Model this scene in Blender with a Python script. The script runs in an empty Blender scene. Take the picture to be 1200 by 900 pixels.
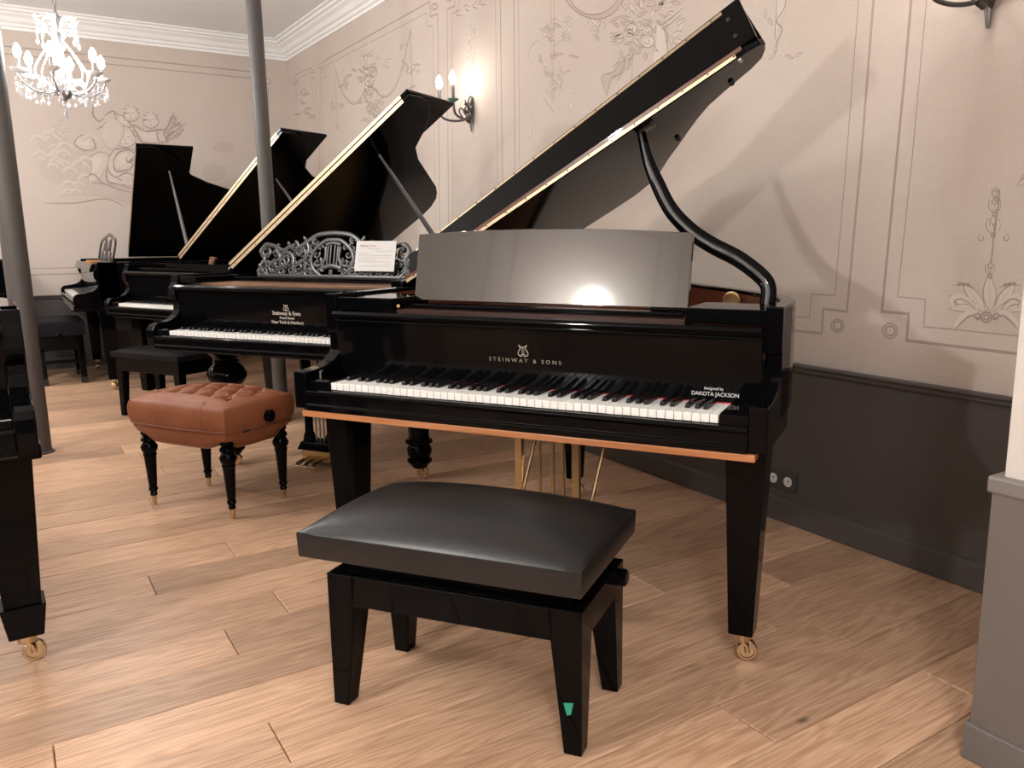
import bpy, bmesh, math, random
from mathutils import Vector, Matrix
random.seed(7)
SC = bpy.context.scene
COL = SC.collection
R = math.radians

# ------------------------------------------------------------------ camera
CAM_F, CAM_YAW, CAM_PITCH, CAM_ROLL, CAM_H, CAM_CX, CAM_CY = 962.45, 34.326, 10.635, -0.217, 1.181, 664.67, 457.64
_y, _p, _r = R(CAM_YAW), R(CAM_PITCH), R(CAM_ROLL)
fw = Vector((math.sin(_y)*math.cos(_p), math.cos(_y)*math.cos(_p), -math.sin(_p)))
rt = Vector((math.cos(_y), -math.sin(_y), 0)); up = rt.cross(fw)
cr = rt*math.cos(_r) + up*math.sin(_r); cu = -rt*math.sin(_r) + up*math.cos(_r)
camd = bpy.data.cameras.new('camera'); cam = bpy.data.objects.new('camera', camd); COL.objects.link(cam)
m3 = Matrix((cr, cu, -fw)).transposed()
cam.matrix_world = Matrix.Translation((0, 0, CAM_H)) @ m3.to_4x4()
camd.sensor_fit = 'HORIZONTAL'; camd.sensor_width = 36.0; camd.lens = CAM_F/1200*36.0
camd.shift_x = -(CAM_CX-600)/1200; camd.shift_y = (CAM_CY-450)/1200
camd.clip_start = 0.02
SC.camera = cam

# ------------------------------------------------------------------ world, exposure, room light
SC.view_settings.view_transform = 'Standard'; SC.view_settings.look = 'None'
SC.view_settings.gamma = 1.0; SC.view_settings.exposure = 0.12; SC.view_settings.use_curve_mapping = False
BULB = 260.0
LAMPCOL = (1.0, 1.0, 0.975)
w = bpy.data.worlds.new('world'); SC.world = w; w.use_nodes = True
w.node_tree.nodes['Background'].inputs[0].default_value = (1.0, 0.93, 0.86, 1); w.node_tree.nodes['Background'].inputs[1].default_value = 0.05
def area(name, loc, rot, sx, sy, power, col=LAMPCOL):
    l = bpy.data.lights.new(name, 'AREA'); l.shape = 'RECTANGLE'; l.size = sx; l.size_y = sy; l.energy = power; l.color = col
    o = bpy.data.objects.new(name, l); o.location = loc; o.rotation_euler = rot; COL.objects.link(o); return o
def lamp(name, loc, power, rad):      # unseen point lamps: added fill without fixtures, bar the left wall lamp
    l = bpy.data.lights.new(name, 'POINT'); l.energy = power; l.color = LAMPCOL; l.shadow_soft_size = rad
    o = bpy.data.objects.new(name, l); o.location = loc; COL.objects.link(o); return o
lamp('wall_lamp_light', (-2.15, 1.38, 1.95), 105, 0.06)
lamp('fill_light', (-1.3, 4.2, 2.30), 82, 0.22)  # added fill from here down, no chandelier hangs there
lamp('fill_light', (-1.2, 6.8, 2.10), 85, 0.22)
lamp('fill_light', (-0.1, -0.7, 2.30), 105, 0.22)

# room size
XR, XL, YB, YF, ZC, ZCORN, ZRAIL, ZBASE = 2.606, -2.62, 8.817, -2.6, 3.10, 2.928, 0.67, 0.102

# photo pixel -> point on a wall, used to trace the painted wall lines on the real wall planes
def ray(px, py): return fw + cr*((px-CAM_CX)/CAM_F) - cu*((py-CAM_CY)/CAM_F)
def on_right(px, py, x=XR): d = ray(px, py); t = x/d.x; return (d.y*t, CAM_H + d.z*t)
def on_back(px, py, y=YB): d = ray(px, py); t = y/d.y; return (d.x*t, CAM_H + d.z*t)

# ------------------------------------------------------------------ materials
def mat(name, col, rough=0.5, metal=0.0, coat=0.0, spec=0.5, ior=None, emit=None, estr=0.0, trans=0.0):
    m = bpy.data.materials.new(name); m.use_nodes = True
    b = m.node_tree.nodes['Principled BSDF']; I = b.inputs
    I['Base Color'].default_value = (*col, 1); I['Roughness'].default_value = rough; I['Metallic'].default_value = metal
    I['Coat Weight'].default_value = coat; I['Coat Roughness'].default_value = 0.03; I['Specular IOR Level'].default_value = spec
    if ior: I['IOR'].default_value = ior
    if emit: I['Emission Color'].default_value = (*emit, 1); I['Emission Strength'].default_value = estr
    I['Transmission Weight'].default_value = trans
    return m
def nodes(m): return m.node_tree.nodes, m.node_tree.links, m.node_tree.nodes['Principled BSDF']
def add_noise_color(m, a, b, scale=(5, 5, 5), detail=4, lo=0.35, hi=0.65, bump=0.0, bscale=None, coord='Object'):
    N, L, P = nodes(m)
    tc = N.new('ShaderNodeTexCoord'); mp = N.new('ShaderNodeMapping'); mp.inputs['Scale'].default_value = scale
    L.new(tc.outputs[coord], mp.inputs['Vector'])
    nz = N.new('ShaderNodeTexNoise'); nz.inputs['Scale'].default_value = 1; nz.inputs['Detail'].default_value = detail
    L.new(mp.outputs[0], nz.inputs['Vector'])
    rp = N.new('ShaderNodeValToRGB'); rp.color_ramp.elements[0].position = lo; rp.color_ramp.elements[1].position = hi
    rp.color_ramp.elements[0].color = (*a, 1); rp.color_ramp.elements[1].color = (*b, 1)
    L.new(nz.outputs['Fac'], rp.inputs[0]); L.new(rp.outputs[0], P.inputs['Base Color'])
    if bump:
        n2 = N.new('ShaderNodeTexNoise'); n2.inputs['Scale'].default_value = 1; n2.inputs['Detail'].default_value = 3
        m2 = N.new('ShaderNodeMapping'); m2.inputs['Scale'].default_value = bscale or scale
        L.new(tc.outputs[coord], m2.inputs['Vector']); L.new(m2.outputs[0], n2.inputs['Vector'])
        bp = N.new('ShaderNodeBump'); bp.inputs['Strength'].default_value = bump; bp.inputs['Distance'].default_value = 0.002
        L.new(n2.outputs['Fac'], bp.inputs['Height']); L.new(bp.outputs[0], P.inputs['Normal'])
    return m
LACQ = mat('black_lacquer', (0.002, 0.002, 0.0024), 0.06, spec=0.10)
LACQ_D = mat('polished_black_desk', (0.004, 0.004, 0.004), 0.06, coat=1.0, ior=1.75)
SATIN = mat('satin_black', (0.010, 0.010, 0.011), 0.28)
FRET = mat('black_fretwork', (0.012, 0.012, 0.012), 0.28, coat=0.15)
LEATHER = mat('black_leather', (0.013, 0.013, 0.014), 0.33)
LEATHER.node_tree.nodes['Principled BSDF'].inputs['Specular IOR Level'].default_value = 0.5
add_noise_color(LEATHER, (0.006, 0.006, 0.0065), (0.010, 0.010, 0.0105), (6, 6, 6), bump=0.12, bscale=(220, 220, 220))
PADS = mat('black_bench_pad', (0.005, 0.005, 0.007), 0.6, spec=0.15)
TAN = mat('tan_leather', (0.30, 0.125, 0.07), 0.5, spec=0.3)
add_noise_color(TAN, (0.215, 0.070, 0.030), (0.265, 0.092, 0.042), (9, 9, 9), bump=0.12, bscale=(180, 180, 180))
TANPIPE = mat('tan_piping', (0.22, 0.085, 0.048), 0.45)
IVORY = mat('white_key', (0.86, 0.845, 0.81), 0.25)
EBONY = mat('black_key', (0.010, 0.010, 0.011), 0.25)
BRASS = mat('brass', (0.66, 0.51, 0.32), 0.2, 1.0)
HINGE = mat('hinge_brass', (0.66, 0.53, 0.36), 0.45, 1.0)
BRASS_S = mat('satin_brass', (0.50, 0.36, 0.19), 0.38, 1.0)
DULLG = mat('dull_gold_letters', (0.32, 0.29, 0.24), 0.5, 0.4)
LETTER = mat('pale_gold_letters', (0.55, 0.50, 0.42), 0.5, 0.3)
WHITEPRINT = mat('white_print', (0.75, 0.75, 0.73), 0.5)
STEEL = mat('grey_steel', (0.35, 0.34, 0.33), 0.35, 0.9)
RED = mat('red_felt', (0.42, 0.02, 0.03), 0.9)
MAHOG = mat('mahogany', (0.13, 0.035, 0.018), 0.3, coat=0.3)
add_noise_color(MAHOG, (0.085, 0.022, 0.012), (0.15, 0.042, 0.022), (3, 60, 60), bump=0)
STRIPW = mat('cherry_strip', (0.40, 0.16, 0.065), 0.35)
add_noise_color(STRIPW, (0.34, 0.125, 0.048), (0.47, 0.20, 0.085), (4, 60, 60))
SHELFW = mat('brown_shelf_wood', (0.20, 0.10, 0.05), 0.3)
add_noise_color(SHELFW, (0.16, 0.075, 0.038), (0.25, 0.13, 0.07), (4, 50, 50))
PLATE = mat('gold_plate', (0.45, 0.30, 0.13), 0.38, 0.7)
PAPER = mat('paper', (0.66, 0.65, 0.635), 0.7)
INK = mat('grey_ink', (0.45, 0.44, 0.43), 0.8)
CEIL = mat('ceiling_paint', (0.90, 0.91, 0.92), 0.85)
CORN = mat('cornice_paint', (0.92, 0.915, 0.91), 0.7)
CREAM = mat('cream_wall_paint', (0.57, 0.53, 0.485), 0.8)
DADO = mat('dado_paint', (0.070, 0.061, 0.057), 0.42)
add_noise_color(DADO, (0.066, 0.057, 0.053), (0.076, 0.066, 0.062), (2, 2, 2), bump=0.05, bscale=(160, 160, 160))
COLM = mat('column_paint', (0.078, 0.069, 0.065), 0.55)
CHROMEM = mat('chandelier_metal', (0.34, 0.33, 0.34), 0.3, 0.8)
WHITEP = mat('white_porcelain', (0.80, 0.79, 0.78), 0.25)
CRYSTAL = mat('crystal', (0.9, 0.9, 0.92), 0.04, spec=0.9, trans=0.55, ior=1.6)
BULBM = mat('bulb_glow', (1, 0.95, 0.88), 0.4, emit=LAMPCOL, estr=BULB)
BULBS = mat('wall_bulb_glow', (1, 0.95, 0.88), 0.4, emit=(1.0, 0.95, 0.86), estr=50.0)
CANDLE = mat('candle_sleeve', (0.16, 0.14, 0.135), 0.5)
VERD = mat('verdigris', (0.10, 0.22, 0.19), 0.5)
PEWTER = mat('pewter', (0.12, 0.11, 0.108), 0.35, 0.8)
SOCKET = mat('socket_white', (0.72, 0.71, 0.70), 0.35)
DARKPL = mat('dark_plastic', (0.05, 0.045, 0.043), 0.4)
LINE = mat('wall_line_paint', (0.375, 0.30, 0.258), 0.85)
LINE2 = mat('wall_soft_line_paint', (0.41, 0.325, 0.28), 0.85)
PDARK = mat('mural_shade_paint', (0.355, 0.285, 0.25), 0.85)
PMID = mat('mural_mid_paint', (0.52, 0.435, 0.38), 0.85)
PSOFT = mat('mural_soft_paint', (0.548, 0.462, 0.415), 0.85)
PSOFL = mat('mural_pale_paint', (0.615, 0.535, 0.482), 0.85)
PLITE = mat('mural_light_paint', (0.655, 0.58, 0.525), 0.85)
GREENST = mat('green_sticker', (0.02, 0.30, 0.20), 0.5)
ORANGEW = mat('orange_wood', (0.52, 0.22, 0.07), 0.5)
RUBBER = mat('rubber', (0.02, 0.02, 0.021), 0.6)

# linen wall: warm beige with slow blotches and woven threads
WALL = mat('linen_wall', (0.60, 0.49, 0.43), 0.88)
def wall_nodes(m):
    N, L, P = nodes(m)
    tc = N.new('ShaderNodeTexCoord')
    nz = N.new('ShaderNodeTexNoise'); nz.inputs['Scale'].default_value = 0.9; nz.inputs['Detail'].default_value = 3
    L.new(tc.outputs['Object'], nz.inputs['Vector'])
    rp = N.new('ShaderNodeValToRGB'); rp.color_ramp.elements[0].position = 0.35; rp.color_ramp.elements[1].position = 0.65
    rp.color_ramp.elements[0].color = (0.575, 0.487, 0.438, 1); rp.color_ramp.elements[1].color = (0.610, 0.533, 0.472, 1)
    L.new(nz.outputs['Fac'], rp.inputs[0])
    mp = N.new('ShaderNodeMapping'); mp.inputs['Scale'].default_value = (14, 14, 260); L.new(tc.outputs['Object'], mp.inputs['Vector'])
    n2 = N.new('ShaderNodeTexNoise'); n2.inputs['Scale'].default_value = 1; n2.inputs['Detail'].default_value = 2; L.new(mp.outputs[0], n2.inputs['Vector'])
    mp3 = N.new('ShaderNodeMapping'); mp3.inputs['Scale'].default_value = (240, 240, 18); L.new(tc.outputs['Object'], mp3.inputs['Vector'])
    n3 = N.new('ShaderNodeTexNoise'); n3.inputs['Scale'].default_value = 1; n3.inputs['Detail'].default_value = 2; L.new(mp3.outputs[0], n3.inputs['Vector'])
    ad = N.new('ShaderNodeMath'); ad.operation = 'ADD'; L.new(n2.outputs['Fac'], ad.inputs[0]); L.new(n3.outputs['Fac'], ad.inputs[1])
    r2 = N.new('ShaderNodeMapRange'); r2.inputs['From Min'].default_value = 0.6; r2.inputs['From Max'].default_value = 1.4
    r2.inputs['To Min'].default_value = 0.965; r2.inputs['To Max'].default_value = 1.03; L.new(ad.outputs[0], r2.inputs['Value'])
    mx = N.new('ShaderNodeVectorMath'); mx.operation = 'SCALE'; L.new(rp.outputs[0], mx.inputs[0]); L.new(r2.outputs[0], mx.inputs['Scale'])
    L.new(mx.outputs[0], P.inputs['Base Color'])
    bp = N.new('ShaderNodeBump'); bp.inputs['Strength'].default_value = 0.25; bp.inputs['Distance'].default_value = 0.002
    L.new(ad.outputs[0], bp.inputs['Height']); L.new(bp.outputs[0], P.inputs['Normal'])
wall_nodes(WALL)

OAK = mat('oak_plank', (0.45, 0.29, 0.18), 0.42)
def oak_nodes(m):
    N, L, P = nodes(m)
    tc = N.new('ShaderNodeTexCoord'); oi = N.new('ShaderNodeObjectInfo')
    off = N.new('ShaderNodeVectorMath'); off.operation = 'SCALE'; off.inputs[0].default_value = (7.3, 13.1, 3.7); L.new(oi.outputs['Random'], off.inputs['Scale'])
    ad = N.new('ShaderNodeVectorMath'); ad.operation = 'ADD'; L.new(tc.outputs['Object'], ad.inputs[0]); L.new(off.outputs[0], ad.inputs[1])
    # cathedral grain: warped rings stretched along the plank
    mp = N.new('ShaderNodeMapping'); mp.inputs['Scale'].default_value = (0.9, 9.0, 1); L.new(ad.outputs[0], mp.inputs['Vector'])
    nz = N.new('ShaderNodeTexNoise'); nz.inputs['Scale'].default_value = 1.3; nz.inputs['Detail'].default_value = 3; L.new(mp.outputs[0], nz.inputs['Vector'])
    ml = N.new('ShaderNodeMath'); ml.operation = 'MULTIPLY'; ml.inputs[1].default_value = 26; L.new(nz.outputs['Fac'], ml.inputs[0])
    fr = N.new('ShaderNodeMath'); fr.operation = 'PINGPONG'; fr.inputs[1].default_value = 1.0; L.new(ml.outputs[0], fr.inputs[0])
    mp2 = N.new('ShaderNodeMapping'); mp2.inputs['Scale'].default_value = (3.0, 120, 1); L.new(ad.outputs[0], mp2.inputs['Vector'])
    n2 = N.new('ShaderNodeTexNoise'); n2.inputs['Scale'].default_value = 1; n2.inputs['Detail'].default_value = 4; L.new(mp2.outputs[0], n2.inputs['Vector'])
    mixf = N.new('ShaderNodeMath'); mixf.operation = 'MULTIPLY_ADD'; mixf.inputs[1].default_value = 0.38; L.new(fr.outputs[0], mixf.inputs[0]); L.new(n2.outputs['Fac'], mixf.inputs[2])
    rp = N.new('ShaderNodeValToRGB'); e = rp.color_ramp.elements
    e[0].position = 0.30; e[0].color = (0.405, 0.226, 0.132, 1); e[1].position = 0.95; e[1].color = (0.68, 0.438, 0.286, 1)
    L.new(mixf.outputs[0], rp.inputs[0])
    # large blotches
    n4 = N.new('ShaderNodeTexNoise'); n4.inputs['Scale'].default_value = 2.2; n4.inputs['Detail'].default_value = 2; L.new(ad.outputs[0], n4.inputs['Vector'])
    tone = N.new('ShaderNodeMapRange'); tone.inputs['To Min'].default_value = 0.74; tone.inputs['To Max'].default_value = 1.20; L.new(oi.outputs['Random'], tone.inputs['Value'])
    bl = N.new('ShaderNodeMapRange'); bl.inputs['From Min'].default_value = 0.3; bl.inputs['From Max'].default_value = 0.7; bl.inputs['To Min'].default_value = 0.92; bl.inputs['To Max'].default_value = 1.07
    L.new(n4.outputs['Fac'], bl.inputs['Value'])
    mm = N.new('ShaderNodeMath'); mm.operation = 'MULTIPLY'; L.new(tone.outputs[0], mm.inputs[0]); L.new(bl.outputs[0], mm.inputs[1])
    sc = N.new('ShaderNodeVectorMath'); sc.operation = 'SCALE'; L.new(rp.outputs[0], sc.inputs[0]); L.new(mm.outputs[0], sc.inputs['Scale'])
    # a few dark knots
    vo = N.new('ShaderNodeTexVoronoi'); vo.inputs['Scale'].default_value = 2.1; mp5 = N.new('ShaderNodeMapping'); mp5.inputs['Scale'].default_value = (0.8, 1.7, 1)
    L.new(ad.outputs[0], mp5.inputs['Vector']); L.new(mp5.outputs[0], vo.inputs['Vector'])
    kn = N.new('ShaderNodeMapRange'); kn.inputs['From Min'].default_value = 0.012; kn.inputs['From Max'].default_value = 0.05; kn.inputs['To Min'].default_value = 0.25; kn.inputs['To Max'].default_value = 1.0
    L.new(vo.outputs['Distance'], kn.inputs['Value'])
    s2 = N.new('ShaderNodeVectorMath'); s2.operation = 'SCALE'; L.new(sc.outputs[0], s2.inputs[0]); L.new(kn.outputs[0], s2.inputs['Scale'])
    L.new(s2.outputs[0], P.inputs['Base Color'])
    rr = N.new('ShaderNodeMapRange'); rr.inputs['To Min'].default_value = 0.30; rr.inputs['To Max'].default_value = 0.46; L.new(n2.outputs['Fac'], rr.inputs['Value']); L.new(rr.outputs[0], P.inputs['Roughness'])
    bp = N.new('ShaderNodeBump'); bp.inputs['Strength'].default_value = 0.12; bp.inputs['Distance'].default_value = 0.002; L.new(n2.outputs['Fac'], bp.inputs['Height']); L.new(bp.outputs[0], P.inputs['Normal'])
oak_nodes(OAK)
SUBFLOOR = mat('floor_gap', (0.10, 0.06, 0.035), 0.8)

# ------------------------------------------------------------------ mesh helpers
class MB:
    def __init__(s): s.v = []; s.f = []
    def add(s, vs, fs):
        n = len(s.v); s.v += [tuple(v) for v in vs]; s.f += [tuple(i+n for i in f) for f in fs]; return s
    def box(s, x0, x1, y0, y1, z0, z1, M=None):
        vs = [Vector(p) for p in ((x0,y0,z0),(x1,y0,z0),(x1,y1,z0),(x0,y1,z0),(x0,y0,z1),(x1,y0,z1),(x1,y1,z1),(x0,y1,z1))]
        if M: vs = [M @ v for v in vs]
        return s.add(vs, [(0,3,2,1),(4,5,6,7),(0,1,5,4),(1,2,6,5),(2,3,7,6),(3,0,4,7)])
    def frustum(s, b, t):      # b,t = (x0,x1,y0,y1,z)
        vs = [(b[0],b[2],b[4]),(b[1],b[2],b[4]),(b[1],b[3],b[4]),(b[0],b[3],b[4]),(t[0],t[2],t[4]),(t[1],t[2],t[4]),(t[1],t[3],t[4]),(t[0],t[3],t[4])]
        return s.add(vs, [(0,3,2,1),(4,5,6,7),(0,1,5,4),(1,2,6,5),(2,3,7,6),(3,0,4,7)])
    def prism(s, poly, fn, a, b):   # poly 2d list, fn(p,q,t)->3d
        n = len(poly); vs = [fn(p, q, a) for p, q in poly] + [fn(p, q, b) for p, q in poly]
        fs = [tuple(range(n))[::-1], tuple(range(n, 2*n))] + [(i, (i+1) % n, n+(i+1) % n, n+i) for i in range(n)]
        return s.add(vs, fs)
    def lathe(s, prof, c=(0, 0, 0), n=20, M=None):   # prof [(r,z)], axis z
        vs = []; fs = []; c = Vector(c)
        for r, z in prof:
            for k in range(n):
                a = 2*math.pi*k/n; v = Vector((r*math.cos(a), r*math.sin(a), z))
                vs.append((M @ v if M else v) + c)
        for i in range(len(prof)-1):
            for k in range(n):
                k2 = (k+1) % n; fs.append((i*n+k, i*n+k2, (i+1)*n+k2, (i+1)*n+k))
        fs.append(tuple(range(n))[::-1]); fs.append(tuple((len(prof)-1)*n+k for k in range(n)))
        return s.add(vs, fs)
    def tube(s, pts, r, n=8, closed=False, flat=None):   # r number or list; flat=(normal, ratio): squash along normal
        pts = [Vector(p) for p in pts]; m = len(pts); rs = r if isinstance(r, (list, tuple)) else [r]*m
        vs = []; fs = []; prev = None
        for i, p in enumerate(pts):
            if closed: t = pts[(i+1) % m]-pts[i-1]
            else: t = pts[min(i+1, m-1)]-pts[max(i-1, 0)]
            t = t.normalized() if t.length > 1e-9 else Vector((0, 0, 1))
            if flat: u = Vector(flat[0]).normalized(); u = (u - t*u.dot(t)).normalized()
            else:
                u = prev if prev else (Vector((0, 0, 1)) if abs(t.z) < 0.9 else Vector((1, 0, 0)))
                u = (u - t*u.dot(t)).normalized()
            prev = u; v = t.cross(u)
            for k in range(n):
                a = 2*math.pi*k/n
                vs.append(p + (u*math.cos(a)*(flat[1] if flat else 1) + v*math.sin(a))*rs[i])
        rng = m if closed else m-1
        for i in range(rng):
            j = (i+1) % m
            for k in range(n): fs.append((i*n+k, i*n+(k+1) % n, j*n+(k+1) % n, j*n+k))
        if not closed: fs.append(tuple(range(n))[::-1]); fs.append(tuple((m-1)*n+k for k in range(n)))
        return s.add(vs, fs)
    def ball(s, c, r, n=10, sz=1.0): 
        return s.lathe([(max(1e-4, r*math.sin(math.pi*i/6)), -r*sz*math.cos(math.pi*i/6)) for i in range(7)], c, n)
    def build(s, name, m, parent=None, smooth=False, bevel=0.0, seg=2, loc=None, rot=None):
        me = bpy.data.meshes.new(name); me.from_pydata(s.v, [], s.f); me.validate()
        bm = bmesh.new(); bm.from_mesh(me); bmesh.ops.recalc_face_normals(bm, faces=bm.faces); bm.to_mesh(me); bm.free()
        me.materials.append(m)
        if smooth:
            for p in me.polygons: p.use_smooth = True
            try: me.set_sharp_from_angle(angle=R(38))
            except Exception: pass
        o = bpy.data.objects.new(name, me); COL.objects.link(o)
        if parent: o.parent = parent
        if loc: o.location = loc
        if rot: o.rotation_euler = rot
        if bevel:
            b = o.modifiers.new('bevel', 'BEVEL'); b.width = bevel; b.segments = seg; b.limit_method = 'ANGLE'; b.angle_limit = R(38)
        return o
def share(src, name, parent, loc=(0, 0, 0), rot=(0, 0, 0), scale=None):
    o = bpy.data.objects.new(name, src.data); COL.objects.link(o); o.parent = parent; o.location = loc; o.rotation_euler = rot
    if scale: o.scale = scale
    return o
def thing(name, label, cat, loc=(0, 0, 0), rz=0, group=None):
    o = bpy.data.objects.new(name, None); COL.objects.link(o); o.empty_display_size = 0.1
    o.location = loc; o.rotation_euler = (0, 0, rz); o['label'] = label; o['category'] = cat
    if group: o['group'] = group
    return o
def tag(o, label, cat, group=None, kind=None):
    if label: o['label'] = label
    if cat: o['category'] = cat
    if group: o['group'] = group
    if kind: o['kind'] = kind
    return o
def struct(o): o['kind'] = 'structure'; return o
def text(name, body, size, m, parent, loc, rot, space=1.0, sx=1.0, bold=0.0, align='CENTER'):
    c = bpy.data.curves.new(name, 'FONT'); c.body = body; c.size = size; c.align_x = align; c.align_y = 'CENTER'
    c.space_character = space; c.extrude = 0.0003; c.offset = bold; c.resolution_u = 3
    t = bpy.data.objects.new(name + '_curve', c); COL.objects.link(t); bpy.context.view_layer.update()
    me = bpy.data.meshes.new_from_object(t.evaluated_get(bpy.context.evaluated_depsgraph_get())); me.name = name
    bpy.data.objects.remove(t); me.materials.clear(); me.materials.append(m)
    o = bpy.data.objects.new(name, me); COL.objects.link(o); o.parent = parent
    o.location = loc; o.rotation_euler = rot; o.scale = (sx, 1, 1); return o
def smooth_path(pts, k=6, closed=False):
    pts = [Vector(p) for p in pts]; out = []; n = len(pts)
    for i in range(n if closed else n-1):
        if closed: a, b, c, d = pts[i-1], pts[i], pts[(i+1) % n], pts[(i+2) % n]
        else: a, b, c, d = pts[max(i-1, 0)], pts[i], pts[i+1], pts[min(i+2, n-1)]
        for j in range(k):
            t = j/k; out.append(0.5*((2*b)+(c-a)*t+(2*a-5*b+4*c-d)*t*t+(3*b-a-3*c+d)*t**3))
    if not closed: out.append(pts[-1])
    return out
def smooth2(pts, k=5):
    return [(p.x, p.y) for p in smooth_path([(a, b, 0) for a, b in pts], k)]

# ------------------------------------------------------------------ room shell
fl = MB().box(XL, XR+1.0, YF, YB+0.1, -0.06, -0.022).build('floor', SUBFLOOR); struct(fl)
PW = 0.194; Y0 = 0.982 - 0.194*4
seed_joint = {0.982: 1.977, 1.176: 1.40, 1.37: 1.957, 1.758: 0.43, 2.34: 0.45, 2.534: 0.647, 3.116: 0.62}
prot = None
row = -14
while True:
    y0 = Y0 + row*PW
    if y0 > YB: break
    y1 = min(y0+PW, YB)
    x = None
    for ky, vx in seed_joint.items():
        if abs(ky-y0) < 0.02: x = vx
    if x is None: x = random.uniform(0, 1.9)
    while x > XL: x -= random.uniform(1.5, 2.1)
    xs = [max(x, XL)]
    tgt = [v for ky, v in seed_joint.items() if abs(ky-y0) < 0.02]
    if tgt:
        x = tgt[0]; left = []
        while x > XL: left.append(x); x -= random.uniform(1.3, 2.0)
        xs = [XL] + left[::-1]; x = tgt[0]
    else: x = xs[0] if xs[0] > XL else x
    while x < XR:
        x += random.uniform(1.3, 2.1)
        xs.append(min(x, XR))
    xs = sorted(set(xs))
    for a, b in zip(xs[:-1], xs[1:]):
        if b-a < 0.05: continue
        L, W = (b-a)/2-0.0011, (y1-y0)/2-0.0011; c = 0.0028
        vs = [(-L,-W,-0.02),(L,-W,-0.02),(L,W,-0.02),(-L,W,-0.02),(-L,-W,-c),(L,-W,-c),(L,W,-c),(-L,W,-c),(-L+c,-W+c,0),(L-c,-W+c,0),(L-c,W-c,0),(-L+c,W-c,0)]
        fs = [(4,5,9,8),(5,6,10,9),(6,7,11,10),(7,4,8,11),(8,9,10,11),(0,1,5,4),(1,2,6,5),(2,3,7,6),(3,0,4,7)]
        MB().add(vs, fs).build('plank', OAK, fl, loc=((a+b)/2, (y0+y1)/2, random.uniform(-0.0006, 0.0)))
    row += 1

struct(MB().box(XL-0.1, XR+1.0, YF-0.1, YB+0.2, ZC, ZC+0.1).build('ceiling', CEIL))
wr = struct(MB().box(XR+0.012, XR+0.2, 0.60, YB+0.2, ZRAIL-0.01, ZC).build('wall_right', WALL))
wb = struct(MB().box(XL-0.2, XR+0.012, YB+0.012, YB+0.2, ZRAIL-0.01, ZC).build('wall_back', WALL))
wl = struct(MB().box(XL-0.2, XL-0.012, YF, YB+0.012, ZRAIL-0.01, ZC).build('wall_left', WALL))
wf = struct(MB().box(XL-0.2, XR+1.0, YF-0.2, YF, 0, ZC).build('wall_front', WALL))
wr2 = struct(MB().box(XR+0.9, XR+1.0, YF, -0.5, 0, ZC).build('wall_right_front', CREAM))
# dado panels, rails, skirtings as parts of their walls
def dado_profile(rail=True):
    pass
MB().box(XR, XR+0.2, 0.60, YB+0.2, 0, ZRAIL-0.012).build('dado_panel', DADO, wr)
MB().box(XL-0.2, XR, YB, YB+0.2, 0, ZRAIL-0.012).build('dado_panel', DADO, wb)
MB().box(XL-0.2, XL, YF, YB, 0, ZRAIL-0.012).build('dado_panel', DADO, wl)
MB().box(XL, XR+0.9, YF, YF+0.012, 0, ZRAIL).build('dado_panel', DADO, wf)
rail_prof = [(0.02, -0.03), (-0.010, -0.030), (-0.016, -0.022), (-0.016, -0.012), (-0.024, -0.006), (-0.024, 0.0), (-0.018, 0.004), (0.02, 0.004)]
base_prof = [(0.02, 0.0), (-0.016, 0.0), (-0.016, ZBASE-0.012), (-0.010, ZBASE-0.004), (0.0, ZBASE), (0.02, ZBASE)]
struct(MB().prism(rail_prof, lambda p, q, t: (XR+p, t, ZRAIL+q), 0.60, YB+0.02).build('trim_1', DADO, bevel=0.002))
struct(MB().prism(rail_prof, lambda p, q, t: (t, YB+p, ZRAIL+q), XL, XR+0.02).build('trim_2', DADO, bevel=0.002))
struct(MB().prism(rail_prof, lambda p, q, t: (XL-p, t, ZRAIL+q), YF, YB).build('trim_3', DADO, bevel=0.002))
struct(MB().prism(base_prof, lambda p, q, t: (XR+p, t, q), 0.60, YB+0.02).build('baseboard_right', DADO, bevel=0.002))
struct(MB().prism(base_prof, lambda p, q, t: (t, YB+p, q), XL, XR+0.02).build('baseboard_back', DADO, bevel=0.002))
struct(MB().prism(base_prof, lambda p, q, t: (XL-p, t, q), YF, YB).build('baseboard_left', DADO, bevel=0.002))
# cornice, stepped and coved, mitred by overlap
cz = ZC-ZCORN
corn_prof = [(0.03, 0), (-0.012, 0), (-0.012, 0.022), (-0.03, 0.03), (-0.034, 0.05), (-0.055, 0.062), (-0.075, 0.095), (-0.105, 0.115), (-0.112, 0.128), (-0.135, 0.134), (-0.14, 0.152), (-0.165, 0.158), (-0.165, cz), (0.03, cz)]
struct(MB().prism(corn_prof, lambda p, q, t: (XR+0.012+p, t, ZCORN+q), 0.6, YB+0.02).build('trim_4', CORN, bevel=0.003))
struct(MB().prism(corn_prof, lambda p, q, t: (t, YB+0.012+p, ZCORN+q), XL, XR+0.02).build('trim_5', CORN, bevel=0.003))
struct(MB().prism(corn_prof, lambda p, q, t: (XL-0.012-p, t, ZCORN+q), YF, YB).build('trim_6', CORN, bevel=0.003))
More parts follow.
